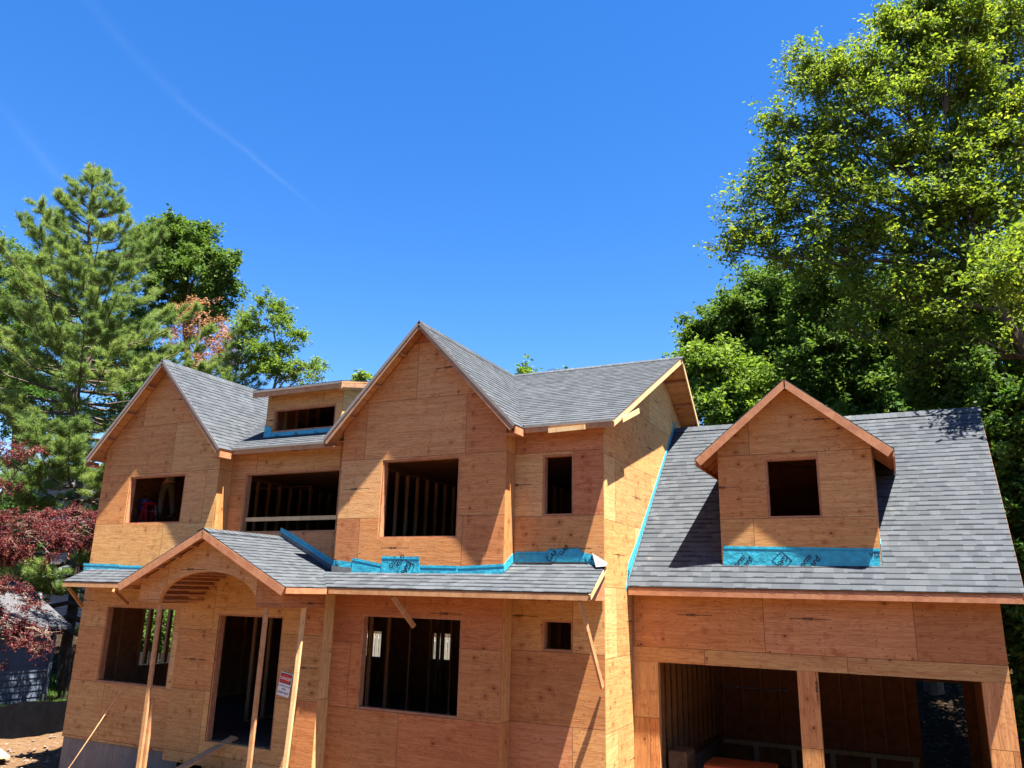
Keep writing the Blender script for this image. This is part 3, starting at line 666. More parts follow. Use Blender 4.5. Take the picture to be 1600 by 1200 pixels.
# ---- framing seen through the openings
def studs(p0, p1, z0, z1, n, w=.04, d=.09, m='stud', plates=True):
    p0, p1 = Vector((*p0, 0)), Vector((*p1, 0)); dr = (p1-p0).normalized(); pr = Vector((-dr.y, dr.x, 0))
    for k in range(n):
        p = p0+(p1-p0)*(k/(n-1) if n > 1 else 0)
        MB().slab([p-dr*w/2-pr*d/2+Z3*z0, p+dr*w/2-pr*d/2+Z3*z0, p+dr*w/2+pr*d/2+Z3*z0, p-dr*w/2+pr*d/2+Z3*z0], (0, 0, z1-z0)).build('stud', M[m], H)
    if plates:
        for z in (z0-.02, z1+.02): board('wall_plate', p0+Z3*z, p1+Z3*z, d, .038, m, H)
studs((-10.6, 14.5), (-10.6, 18.5), .12, 2.70, 10)          # centre room, upstairs
studs((-15.2, 15.2), (-15.2, 19.4), .12, 2.70, 11)          # recess room
studs((-7.9, 16.6), (-7.9, 19.6), .12, 2.70, 7)
studs((-17.9, 16.9), (-14.5, 16.9), .12, 2.70, 4)
studs((-13.45, 14.5), (-13.45, 15.7), 3.60, 4.55, 4, plates=False)
studs((-18.0, 13.6), (-18.0, 14.9), -3.03, -.36, 3); studs((-18.0, 16.2), (-18.0, 18.6), -3.03, -.36, 4)
studs((-14.2, 15.0), (-14.2, 19.2), -3.03, -.36, 9)
studs((-12.2, 17.0), (-8.7, 17.0), -3.03, -.36, 7); studs((-11.0, 14.6), (-11.0, 16.0), -3.03, -.36, 3)
studs((-7.7, 16.0), (-7.7, 18.5), -3.03, -.36, 5)
studs((-15.72, 21.2), (-15.28, 21.2), -3.03, -.36, 2, w=.12, plates=False); studs((-12.78, 21.2), (-12.62, 21.2), -3.03, -.36, 2, w=.09, plates=False); studs((-18.12, 15.22), (-18.12, 15.86), -2.02, -.55, 3, w=.10, plates=False)
board('nailed_rail', (-13.66, 13.76, 1.505), (-10.97, 13.76, 1.505), .04, .09, 'fresh', H)
# garage interior
studs((-4.74, 16.0), (-4.74, 21.8), -3.4, -.66, 13, m='stud'); studs((-4.5, 22.06), (-.25, 22.06), -3.48, -.66, 10, w=.035, d=.10, m='red', plates=False)
studs((1.28, 19.0), (1.28, 21.9), -4.0, -.66, 5, m='red')
board('sill_plate', (-4.72, 22.02, -3.55), (-.05, 22.02, -3.55), .16, .10, 'block', H)
for k in range(6): MB().box((-4.7+k*.9, 21.93, -4.02), (-4.58+k*.9, 22.05, -3.601)).build('sill_block', M['block'], H)
MB().box((-4.70, 17.6, -4.019), (-4.55, 21.9, -3.42)).build('garage_curb', M['concrete'], H)

# ---- braces nailed under the pent roof
def brace(p, q, m='fascia', w=.04, t=.09): board('brace', p, q, w, t, m, H)
def bracepx(a, b, y0, y1, **k): brace(at(*a, y0), at(*b, y1), **k)
bracepx((107, 918), (129, 948), 12.68, 13.20, t=.07); bracepx((177, 922), (200, 944), 12.60, 13.20, t=.07)
bracepx((614, 933), (647, 979), 12.68, 13.18); bracepx((906, 938), (941, 1074), 12.70, 13.60)

# ---- blue membrane, step flashing and their lettering
def text(s, parent, origin, ud, vd, size, m='ink', off=.004, shear=0.0, name='lettering', bold=.012):
    cu = bpy.data.curves.new('t', 'FONT'); cu.body = s; cu.size = size; cu.align_x = 'CENTER'; cu.align_y = 'CENTER'; cu.offset = bold*size; cu.shear = shear; cu.fill_mode = 'FRONT'
    to = bpy.data.objects.new('t', cu); COL.objects.link(to); bpy.context.view_layer.update()
    dg = bpy.context.evaluated_depsgraph_get(); me = bpy.data.meshes.new_from_object(to.evaluated_get(dg)); bpy.data.objects.remove(to)
    ud, vd = Vector(ud).normalized(), Vector(vd).normalized(); n = ud.cross(vd); mb = MB(); o = Vector(origin)
    for f in me.polygons:
        pts = [o+ud*me.vertices[i].co.x+vd*me.vertices[i].co.y+n*off for i in f.vertices]; mb.poly(pts)
    bpy.data.meshes.remove(me); return mb.build(name, M[m], parent)
def rot2(a): a = R_(a); return X3*math.cos(a)+Z3*math.sin(a), X3*-math.sin(a)+Z3*math.cos(a)
def diamond(parent, c, r, y, a=0):
    mb = MB(); u, v = rot2(45+a); c = Vector(c); w = .008
    K = [c+u*r+v*r, c-u*r+v*r, c-u*r-v*r, c+u*r-v*r]
    for i in range(4): mb.bar(K[i]-Y3*.003, K[(i+1) % 4]-Y3*.003, .004, w, (K[i]-c).normalized()) if False else mb.slab([K[i], K[(i+1)%4], K[(i+1)%4]+(c-K[(i+1)%4])*.06, K[i]+(c-K[i])*.06], (0, -.003, 0))
    mb.build('logo_outline', M['ink'], parent)
def membrane(pts, y, m='blue', fold=True, thick=.006, seed=1):
    """sheet stuck to a front wall; pts are pixels or (x, z) corners, tops slightly uneven, a fold line along the top"""
    P = [Vector((p[0], y-.002, p[1])) for p in pts]
    mb = MB().slab(P[::-1], (0, -thick, 0)); o = mb.build('membrane', M[m], H)
    if fold:
        a, b = P[-1], P[-2]; w = Vector((0, -thick-.002, 0))
        MB().bar(a+w-Z3*.045, b+w-Z3*.045, .006, .014, (0,0,1)).build('membrane_fold', M['bluedark'], o)
    return o
def mpx(pp, y, **k): return membrane([(at(*p, y).x, at(*p, y).z) for p in pp], y, **k)
# on the centre bay: (bottom-left, bottom-right, top-right, top-left)
ms = [mpx([(521, 897), (551, 898), (551, 878), (521, 875)], YC, fold=False), mpx([(549, 898), (597, 898), (597, 881), (551, 871.5)], YC-.008), mpx([(595, 898), (656, 899), (656, 870), (597, 869)], YC-.016),
      mpx([(646, 899), (716, 899), (714, 884), (646, 883)], YC-.008), mpx([(712, 899), (786, 897), (787, 881), (713, 885)], YC)]
MB().slab([at(518, 898, YC-.03), at(548, 899, YC-.03), at(548, 887, YC-.03), at(518, 884, YC-.03)], (0, .006, 0)).build('flashing', M['flash'], H)
c = at(634, 889, YC-.024); u, v = rot2(-125); diamond(ms[2], c, .155, 0, 20); text('GAF', ms[2], c, u, v, .17, off=.004)
c = at(616, 879, YC-.024); u, v = rot2(-125); text('STO', ms[2], c+X3*-.03, u, v, .13); text('GUA', ms[2], c+X3*.13+Z3*.04, u, v, .13)
c = at(526, 884, YC-.008); u, v = rot2(-50); text('ORM', ms[0], c+Z3*.0, u, v, .14)
# return and right bay
MB().slab([(-6.646, 13.252, .36), (-6.646, 13.65, .56), (-6.646, 13.65, .74), (-6.646, 13.252, .50)], (.006, 0, 0)).build('membrane', M['blue'], H)
mr = membrane([(-6.62, .56), (-5.0, .56), (-5.22, .76), (-6.62, .76)], YB); mr2 = membrane([(-5.93, .575), (-5.16, .575), (-5.30, .82), (-5.93, .80)], YB-.009, fold=False)
u, v = rot2(45); diamond(mr2, (-5.84, YB-.016, .68), .10, 0, 10); text('GAF', mr2, (-5.84, YB-.016, .68), u, v, .13); text('GAF', mr2, (-5.60, YB-.016, .78), u, v, .12)
mr3 = mpx([(918, 882), (934, 884), (926, 867), (914, 864)], YB-.018, fold=False); u, v = rot2(55); text('pro', mr3, at(922, 876, YB-.026), u, v, .15)
# torn corner of the sheet peeled back, its pale underside showing
mb = MB(); p0, p1, p2, p3 = at(925, 864, YB-.03), at(950, 880, YB-.02), at(946, 885, YB-.20), at(931, 886, YB-.22)
mb.poly([p0, p1, p2, p3]); mb.poly([q+Y3*.006 for q in (p3, p2, p1, p0)]); mb.build('peeled_liner', M['flash'], H)
# left pent roof
ml = mpx([(131, 896), (190, 896), (187, 882), (131, 880)], YC); mpx([(187, 897), (222, 896), (222, 884), (187, 883)], YC-.008)
# step flashing up the porch roof, blue strip above it
sf = [(-12.5, 1.06), (-12.2, .92), (-11.5, .60), (-10.62, .19)]
def pz(x): return 1.085-sP*abs(x+12.45)
x = -12.45; i = 0
while x < -10.7:
    MB().slab([(x, YB-.012, pz(x)-.02), (x+.20, YB-.012, pz(x+.2)-.02), (x+.20, YB-.012, pz(x+.2)+.11), (x, YB-.012, pz(x)+.11)], (0, .005, 0)).build('step_flashing', M['flash'], H); x += .21
mb = MB()
K = [-12.48, -12.1, -11.6, -11.1, -10.62]
for a, b in zip(K[:-1], K[1:]):
    mb.slab([(a, YB-.003, pz(a)+.08), (b, YB-.003, pz(b)+.08), (b, YB-.003, pz(b)+.23), (a, YB-.003, pz(a)+.23)], (0, -.006, 0))
mb.build('membrane', M['blue'], H)
for a, b in ((-12.4, -11.5), (-11.5, -10.65)): MB().bar((a, YB-.012, pz(a)+.17), (b, YB-.012, pz(b)+.17), .005, .014).build('membrane_fold', M['bluedark'], H)
# along the garage roof on the side wall
mb = MB(); ys = [14.88, 15.05, 15.6, 16.4, 17.3, 18.1, 18.95]; zz = lambda y: .167+sG*(y-14.94)
wv = [.02, .34, .25, .20, .17, .16, .16]
for i in range(6):
    a, b = ys[i], ys[i+1]; mb.slab([(-4.816, a, zz(a)-.02), (-4.816, b, zz(b)-.02), (-4.816, b, zz(b)+wv[i+1]), (-4.816, a, zz(a)+wv[i])], (.007, 0, 0))
mb.slab([(-4.816, 18.95, zz(18.95)), (-4.816, 19.02, 4.1), (-4.816, 19.1, 4.28), (-4.816, 18.86, 4.2)], (.008, 0, 0))
ms_ = mb.build('membrane', M['blue'], H)
MB().bar((-4.806, 15.1, zz(15.1)+.20), (-4.806, 18.8, zz(18.8)+.10), .006, .014, (0, -.7, .7)).build('membrane_fold', M['bluedark'], ms_)
text('GAF', ms_, (-4.808, 15.02, zz(15.02)+.13), (0, .3, 1), (0, -1, .3), .13, off=.004)
for i in range(34):
    y = 14.98+i*.118; MB().slab([(-4.803, y, zz(y)+.0), (-4.803, y+.15, zz(y+.15)+.0), (-4.803, y+.15, zz(y+.15)+.055), (-4.803, y, zz(y)+.055)], (.004, 0, 0)).build('step_flashing', M['flash'], H)
# foot of the shed dormer
mq = membrane([(-13.60, 3.42), (-11.31, 3.42), (-11.31, 3.595), (-13.42, 3.595)], 14.0, fold=False); membrane([(-13.62, 3.40), (-13.385, 3.42), (-13.385, 3.70), (-13.60, 3.80)], 13.992, fold=False)
for x in (-13.2, -12.6, -12.0): u, v = rot2(35); text('G', mq, (x, 13.990, 3.50), u, v, .13)
# dormer apron
md = mpx([(1130, 886), (1376, 889), (1375, 857), (1130, 853)], 15.38)
u, v = rot2(48)
for (px, py, s) in ((1155, 880, 'orm'), (1168, 881, 'ard'), (1258, 880, 'orm'), (1273, 881, 'ard')): text(s, md, at(px, py-3, 15.372), u, v, .155, shear=.2)
c = at(1222, 876, 15.372); diamond(md, c, .125, 0); u, v = rot2(225); text('GAF', md, c, u, v, .13)
c = at(1366, 866, 15.372); u, v = rot2(185); text('GA', md, c, u, v, .12)
MB().slab([(-.304, 15.39, .50), (-.304, 15.80, .90), (-.304, 15.80, 1.10), (-.304, 15.39, .98)], (.006, 0, 0)).build('membrane', M['blue'], H)

# ================================================================ loose things on the site
def post(a, b, w, t, label, m='fascia', extra=None):
    mb = MB().bar(a, b, w, t, (0, 1, 0)); 
    if extra: mb.bar(*extra, (0, 1, 0))
    o = mb.build('wooden_post', M[m]); tag(o, label, 'post', 'temporary posts holding up the porch gable'); return o
post((-13.77, 11.77, -3.78), (-13.77, 11.77, -.40), .09, .05, 'leftmost temporary wooden post under the porch gable, standing on a pale block, doubled lower down', extra=((-13.71, 11.84, -4.0), (-13.71, 11.84, -2.2), .09, .05))
a = at(417, 946, 11.78); b_ = at(389, 1200, 11.78); d = (b_-a).normalized(); post(b_+d*.8, a, .085, .05, 'temporary wooden post under the porch gable, in front of the doorway')
a = atx(475, 949, -10.52); b_ = at(445, 1200, a.y-.1); d = (b_-a).normalized(); mid = (a*.5+b_*.5)+Vector((.015, 0, 0))
mb = MB().bar(mid, a, .085, .05, (0,1,0)).bar(b_+d*.6, mid, .085, .05, (0,1,0)); o = mb.build('wooden_post', M['fresh']); tag(o, 'slightly bowed temporary wooden post right of the doorway and danger sign, lower half sunlit', 'post', 'temporary posts holding up the porch gable')
# pale block and plank, gravel heap
mb = MB(); rr = random.Random(2)
for k, (x, y) in enumerate(((-14.0, 11.6), (-13.6, 11.7), (-13.25, 11.5))): 
    mb.box((x-.22, y-.2, -4.25), (x+.2, y+.25, -3.80+rr.uniform(-.02, .03)))
tag(mb.build('stone_block', M['block']), 'pale rough stone blocks under the leftmost porch post', 'blocks')
pl = MB().bar((-13.35, 10.9, -3.98), (-12.75, 13.2, -3.02), .24, .045).build('plank_ramp', M['fascia']); tag(pl, 'wide plank leaning from the ground up to the door threshold', 'plank')
mb = MB().bar((-13.55, 10.6, -3.93), (-13.15, 11.0, -3.93), .3, .04).build('wooden_board', M['fresh']); tag(mb, 'pale short board lying at the foot of the plank ramp', 'board')
mb = MB()
for k in range(900):
    x, y = rr.uniform(-14.9, -10.6), rr.uniform(11.6, 12.8); z = -4.3 + .5*max(0, 1-((x+12.9)/2.2)**2)*max(0, 1-((y-12.4)/.9)**2)*1.2; s = rr.uniform(.03, .09)
    mb.box((x-s, y-s, z-s), (x+s, y+s, z+s*.8))
tag(mb.build('gravel', M['gravel']), kind='stuff')
# danger sign beside the door
sg = empty('danger_sign', tuple(at(445, 1070, YD-.01)), 'small red and white danger construction area keep out sign by the doorway', 'sign')
sc = at(445, 1069.5, YD-.012); a = R_(-9); U = X3*math.cos(a)+Z3*math.sin(a); Vv = -X3*math.sin(a)+Z3*math.cos(a)
def sq(u0, u1, v0, v1, dy): return [sc+U*u0+Vv*v0+Y3*dy, sc+U*u1+Vv*v0+Y3*dy, sc+U*u1+Vv*v1+Y3*dy, sc+U*u0+Vv*v1+Y3*dy]
MB().slab(sq(-.155, .155, -.22, .22, 0), (0, -.004, 0)).build('sign_panel', M['white'], sg)
MB().slab(sq(-.145, .145, .015, .205, -.005), (0, -.002, 0)).build('black_field', M['ink'], sg)
MB().slab(sq(-.125, .125, .03, .19, -.008), (0, -.002, 0)).build('red_field', M['redpaint'], sg)
text('DANGER', sg, sc+Vv*.11-Y3*.010, U, Vv, .075, 'white', .002)
text('CONSTRUCTION', sg, sc-Vv*.035-Y3*.005, U, Vv, .042, 'ink', .002); text('AREA', sg, sc-Vv*.09-Y3*.005, U, Vv, .05, 'ink', .002); text('KEEP OUT', sg, sc-Vv*.16-Y3*.005, U, Vv, .062, 'ink', .002)
# extension cord from the lower left window
p0, p3 = at(193, 1073, YC-.03), at(108, 1200, 12.6)
pts = []
for i in range(15):
    t_ = i/14; p = p0.lerp(p3, t_); p.z -= .18*math.sin(math.pi*t_); p.y -= .12*math.sin(math.pi*t_); pts.append(p)
pts.append(Vector((p3.x-.3, p3.y-.3, -4.27))); 
tag(MB().tube(pts, .012, 6).build('extension_cord', M['cord'], smooth=True), 'orange cord hanging out of the lower left window down to the ground', 'cord')
# orange machine hood inside the garage
oh = empty('machine_cabinet', (-3.2, 16.9, -4.02), 'orange red machine hood just inside the left garage door, only its top edge visible', 'machine')
mb = MB(); z1 = at(1140, 1197, 16.5).z
prof = [(16.35, -4.0), (16.35, z1-.10), (16.42, z1-.02), (16.55, z1+.0), (17.3, z1-.01), (17.3, -4.0)]
mb.slab([(-3.80, y, z) for y, z in prof], (1.25, 0, 0)); mb.build('hood', M['orange'], oh)
MB().box((-3.7, 16.30, -3.7), (-2.7, 16.345, -3.3)).build('grille', M['ink'], oh)
# a carton on the curb
tag(MB().box((-4.62, 16.9, -3.42), (-4.25, 17.6, -3.05)).box((-4.60, 16.92, -3.049), (-4.27, 17.58, -3.03)).build('carton', M['fascia']), 'brown carton against the left wall inside the garage', 'carton')

# ================================================================ worker on a stepladder behind the upper left window
FL = .12
lx, ly = -17.62, 14.30
ld = empty('stepladder', (lx, ly, FL), 'red and aluminium stepladder behind the upper left window', 'ladder')
topz = 2.02
for s in (-1, 1):
    board('rail', (lx-.45+0, ly+s*.25, FL), (lx, ly+s*.15, topz), .07, .03, 'fiber', ld, (0,1,0)); board('rear_rail', (lx+.45, ly+s*.25, FL), (lx+.03, ly+s*.15, topz), .06, .03, 'alu' if s > 0 else 'fiber', ld, (0,1,0))
for k in range(6):
    f = (k+1)/6.6; z = FL+(topz-FL)*f; x = lx-.45*(1-f); y = .25-.10*f; MB().box((x-.04, ly-y, z), (x+.04, ly+y, z+.025)).build('step', M['alu'], ld)
MB().box((lx-.12, ly-.19, topz), (lx+.12, ly+.19, topz+.04)).build('ladder_top', M['fiber'], ld)
bk = empty('bucket', (lx-.25, ly-.02, topz+.04), 'blue bucket hung beside the top of the stepladder', 'bucket')
mb = MB(); n = 16
for i in range(n):
    a0_, a1_ = 2*math.pi*i/n, 2*math.pi*(i+1)/n; c_ = Vector((lx-.22, ly, 0)); q = lambda a, r, z: c_+Vector((r*math.cos(a), r*math.sin(a), z))
    mb.poly([q(a0_, .11, 1.86), q(a1_, .11, 1.86), q(a1_, .14, 2.16), q(a0_, .14, 2.16)]); mb.poly([q(a0_, .13, 2.16), q(a1_, .13, 2.16), q(a1_, .10, 1.87), q(a0_, .10, 1.87)][::1]); mb.poly([q(a0_, .11, 1.86), c_+Z3*1.86, q(a1_, .11, 1.86)])
mb.build('pail', M['bucketblue'], bk)
MB().tube([(lx-.22+.14*math.cos(a), ly, 2.15+.15*math.sin(a)) for a in [math.pi*i/8 for i in range(9)]], .006, 5).build('handle', M['alu'], bk)

def skin(name, nodes, edges, mat_, parent=None, root=0, sub=2):
    """one continuous surface grown over joints: nodes = [(x, y, z, r[, r2])]"""
    me = bpy.data.meshes.new(name); me.from_pydata([Vector(n[:3]) for n in nodes], edges, [])
    o = bpy.data.objects.new(name, me); COL.objects.link(o)
    md_ = o.modifiers.new('s', 'SKIN'); md_.use_smooth_shade = True
    for i, n in enumerate(nodes):
        me.skin_vertices[0].data[i].radius = (n[3], n[4] if len(n) > 4 else n[3]); me.skin_vertices[0].data[i].use_root = (i == root)
    sb = o.modifiers.new('d', 'SUBSURF'); sb.levels = sub; sb.render_levels = sub
    bpy.context.view_layer.update(); dg = bpy.context.evaluated_depsgraph_get(); m2 = bpy.data.meshes.new_from_object(o.evaluated_get(dg)); bpy.data.objects.remove(o)
    mb = MB()
    for f in m2.polygons: mb.poly([m2.vertices[i].co.copy() for i in f.vertices])
    bpy.data.meshes.remove(m2); return mb.build(name, mat_, parent, smooth=True, merge=True)
def worker():
    px, py = lx+.42, ly+.18; fz = 1.70-.02
    P = empty('person', (px, py, fz), 'worker in khaki trousers and tan shirt standing on the stepladder behind the upper left window', 'person')
    T = lambda x, y, z, *r: (px+x, py+y, fz+z, *r)
    body = [T(0,0,.93,.15,.11), T(0,0,1.10,.14,.10), T(-.03,0,1.28,.17,.11), T(-.05,0,1.42,.14,.09), T(-.06,0,1.49,.055), T(-.07,0,1.56,.06), T(-.07,-.01,1.64,.095,.10), T(-.07,-.01,1.71,.08),
            T(-.08,-.09,.86,.095), T(-.10,-.12,.48,.065), T(-.06,-.12,.12,.045), T(-.02,.09,.86,.095), T(.04,.12,.48,.065), T(.12,.12,.12,.045),
            T(-.05,-.20,1.41,.055), T(-.14,-.28,1.60,.042), T(-.22,-.18,1.80,.034), T(-.05,.20,1.41,.055), T(-.12,.27,1.62,.042), T(-.2,.18,1.82,.034),
            T(-.24,-.15,1.88,.03,.018), T(-.22,.15,1.90,.03,.018)]
    E = [(0,1),(1,2),(2,3),(3,4),(4,5),(5,6),(6,7),(0,8),(8,9),(9,10),(0,11),(11,12),(12,13),(3,14),(14,15),(15,16),(3,17),(17,18),(18,19),(16,20),(19,21)]
    skin('body', body, E, M['skin'], P)
    skin('trousers', [T(0,0,.96,.165,.12), T(0,0,.86,.16,.12), T(-.08,-.09,.80,.105), T(-.10,-.12,.48,.082), T(-.06,-.12,.09,.065), T(-.02,.09,.80,.105), T(.04,.12,.48,.082), T(.12,.12,.09,.065)], [(0,1),(1,2),(2,3),(3,4),(1,5),(5,6),(6,7)], M['khaki'], P)
    skin('shirt', [T(0,0,.92,.168,.125), T(0,0,1.10,.155,.115), T(-.03,0,1.28,.185,.125), T(-.05,0,1.43,.15,.10), T(-.05,-.20,1.41,.07), T(-.10,-.25,1.52,.062), T(-.05,.20,1.41,.07), T(-.09,.24,1.53,.062)], [(0,1),(1,2),(2,3),(3,4),(4,5),(3,6),(6,7)], M['shirt'], P)
    skin('hair', [T(-.055,.0,1.69,.088), T(-.05,.01,1.62,.075)], [(0,1)], M['boot'], P)
    for s, x, y in ((-1, -.06, -.12), (1, .12, .12)): skin('boot', [T(x+.03,y,.05,.045), T(x-.10,y,.035,.04), T(x-.18,y,.03,.032)], [(0,1),(1,2)], M['boot'], P)
    for wx, wy, wz in ((-.24, -.15, 1.90), (-.22, .15, 1.92)):
        for k in range(4): skin('finger', [T(wx, wy-.024+k*.016, wz, .009), T(wx-.01, wy-.026+k*.017, wz+.04+.006*(k in (1, 2)), .008), T(wx+.012, wy-.026+k*.017, wz+.07+.008*(k in (1, 2)), .007)], [(0,1),(1,2)], M['skin'], P, sub=1)
        skin('thumb', [T(wx, wy+.028, wz-.02, .010), T(wx+.02, wy+.045, wz+.01, .009), T(wx+.03, wy+.04, wz+.035, .008)], [(0,1),(1,2)], M['skin'], P, sub=1)
worker()
# ================================================================ neighbours on the left
def box_part(name, a, b, m, parent): return MB().box(a, b).build(name, M[m], parent)
sh = empty('garden_shed', (-29, 15.5, -3.9), 'slate blue clapboard outbuilding half hidden by the maroon maple, behind the silt fence', 'shed')
mb = MB()
z = -3.9; k = 0
while z < -1.45:
    mb.slab([(-26.3, 12.0, z), (-26.3, 18.3, z), (-26.325, 18.3, z+.20), (-26.325, 12.0, z+.20)], (-.10, 0, 0)); mb.slab([(-26.3, 12.0, z-.004), (-26.325, 12.0, z+.19), (-32, 12.0, z+.19), (-32, 12.0, z-.004)], (0, .08, 0)); z += .2
mb.box((-32, 12.1, -3.9), (-26.42, 18.25, -1.5)); mb.build('siding_wall', M['siding'], sh)
MB().box((-26.30, 18.20, -3.9), (-26.24, 18.32, -1.5)).build('corner_trim', M['siding'], sh)
MB().slab([(-25.9, 11.7, -1.55), (-25.9, 18.6, -1.55), (-29.1, 18.6, -.1), (-29.1, 11.7, -.1)], (0, 0, .1)).slab([(-32.3, 11.7, -1.55), (-29.1, 11.7, -.1), (-29.1, 18.6, -.1), (-32.3, 18.6, -1.55)], (0, 0, .1)).build('roof', M['roofdark'], sh)
fh = empty('neighbour_house', (-44, 31, -3.9), 'grey sided neighbour house with white framed window far behind the pine', 'house')
mb = MB(); mb.slab([(-52, 29, -3.9), (-37.5, 29, -3.9), (-37.5, 29, 3.0), (-44.7, 29, 6.6), (-52, 29, 3.0)], (0, 9, 0)); mb.build('wall', M['greysiding'], fh)
mb = MB(); z = -3.8
while z < 3.0: mb.slab([(-52, 28.995, z), (-37.5, 28.995, z), (-37.5, 28.975, z+.02), (-52, 28.975, z+.02)], (0, 0, .05)); z += .2
mb.build('siding_courses', M['greysiding'], fh)
for s in (-1, 1): MB().slab([(-44.7, 28.5, 6.75), (-44.7+s*7.8, 28.5, 2.85), (-44.7+s*7.8, 38.5, 2.85), (-44.7, 38.5, 6.75)], (0, 0, .15)).build('roof', M['roofdark'], fh)
for (a, b_) in (((76, 883), (92, 912)), ((96, 886), (106, 914)), ((62, 800), (72, 830))):
    p, q = at(*a, 28.95), at(*b_, 28.95); x0, x1, z1, z0 = p.x, q.x, p.z, q.z
    fm = MB().box((x0-.1, 28.88, z0-.1), (x1+.1, 28.93, z0)).box((x0-.1, 28.88, z1), (x1+.1, 28.93, z1+.1)).box((x0-.1, 28.88, z0), (x0, 28.93, z1)).box((x1, 28.88, z0), (x1+.1, 28.93, z1)).box((x0, 28.89, (z0+z1)/2-.03), (x1, 28.92, (z0+z1)/2+.03)).build('window_frame', M['white'], fh)
    MB().box((x0, 28.925, z0), (x1, 28.945, z1)).build('pane', M['glass'], fm)
MB().box((-43.5, 28.85, .0-2), (-43.3, 28.97, 3)).build('downpipe', M['white'], fh)
# picket gate / fence
fe = empty('picket_fence', (-23, 18.6, -3.9), 'dark weathered vertical board fence between the outbuilding and the new house', 'fence')
x = -26.1
while x < -18.6: MB().box((x, 18.6, -3.9), (x+.15, 18.63, -2.12+.03*math.sin(x*9))).build('picket', M['fence'], fe); x += .245
for z in (-3.5, -2.5): MB().box((-26.2, 18.632, z), (-18.5, 18.68, z+.09)).build('rail', M['fence'], fe)
sf_ = empty('silt_fence', (-22.5, 14.5, -3.95), 'low black silt fence along the edge of the bare dirt', 'silt fence')
mb = MB(); ys = [9+i*.35 for i in range(27)]
for a, b_ in zip(ys[:-1], ys[1:]):
    f = lambda y: (-22.55+.10*math.sin(y*2.1)+.03*math.sin(y*7), -3.32+.05*math.sin(y*3))
    (xa, za), (xb, zb) = f(a), f(b_); mb.slab([(xa, a, -4.2), (xb, b_, -4.2), (xb, b_, zb), (xa, a, za)], (.012, 0, 0))
ys = [-22.5+i*.35 for i in range(13)]
for a, b_ in zip(ys[:-1], ys[1:]): mb.slab([(a, 18.1+.05*math.sin(a*3), -4.2), (b_, 18.1+.05*math.sin(b_*3), -4.2), (b_, 18.1+.05*math.sin(b_*3), -3.30), (a, 18.1+.05*math.sin(a*3), -3.32)], (0, .012, 0))
mb.build('fabric', M['silt'], sf_)
for k in range(5): MB().box((-22.70, 10+k*1.9, -4.2), (-22.66, 10.04+k*1.9, -3.15)).build('stake', M['fence'], sf_)
wf = empty('white_fence', (-22, 27.5, -3.5), 'white board fence far behind the house, glimpsed through the back windows', 'fence')
x = -30.0
while x < -14: MB().box((x, 27.5, gh(x, 27.5)), (x+.14, 27.53, -1.75)).build('picket', M['block'], wf); x += .19
for z in (-2.6, -1.95): MB().box((-30, 27.532, z), (-14, 27.57, z+.09)).build('rail', M['white'], wf)
# rubble, chips and offcuts on the dirt
mb = MB(); rr = random.Random(5)
def pebble(mb, x, y, z, s):
    V = [Vector((rr.uniform(-1, 1), rr.uniform(-1, 1), rr.uniform(-.6, .7))).normalized()*s*rr.uniform(.7, 1.1) for _ in range(6)]
    c = Vector((x, y, z)); o = [Vector((1,0,0)), Vector((0,1,0)), Vector((-1,0,0)), Vector((0,-1,0)), Vector((0,0,.6)), Vector((0,0,-.6))]
    P = [c + o[i]*s*rr.uniform(.6, 1.2) + V[i]*.25 for i in range(6)]
    for a, b_, c_ in ((0,1,4),(1,2,4),(2,3,4),(3,0,4),(1,0,5),(2,1,5),(3,2,5),(0,3,5)): mb.poly([P[a], P[b_], P[c_]])
for k in range(500):
    x, y = rr.gauss(-20.6, 1.3), rr.uniform(11.8, 18); s = abs(rr.gauss(.025, .03))+.01
    if -22.3 < x < -18.4: pebble(mb, x, y, gh(x, y)+s*.3, s)
for k in range(500): pebble(mb, rr.uniform(-21, -18.4), rr.uniform(15.5, 17.6), gh(-20, 16)+rr.uniform(0, .25), rr.uniform(.05, .13))
for k in range(2500): pebble(mb, rr.uniform(-17, 3), rr.uniform(7, 13), -4.28, abs(rr.gauss(.03, .03))+.01)
tag(mb.build('rubble', M['stone']), kind='stuff')
a, b_ = at(-10, 1172, 12.4), at(26, 1180, 12.9)
tag(MB().bar((-21.4, 13.6, -4.12), (-19.9, 13.0, -4.12), .35, .04).build('wooden_board', M['fresh']), 'pale offcut board lying on the sunlit dirt left of the house', 'board')
mb = MB()
for k in range(7):
    x, y = rr.uniform(-.5, 1.6), rr.uniform(22.6, 25); pebble(mb, x, y, gh(x, y)+.02, rr.uniform(.03, .06))
tag(mb.build('white_scrap', M['white']), 'pale stones on the litter behind the garage back door', 'stones')
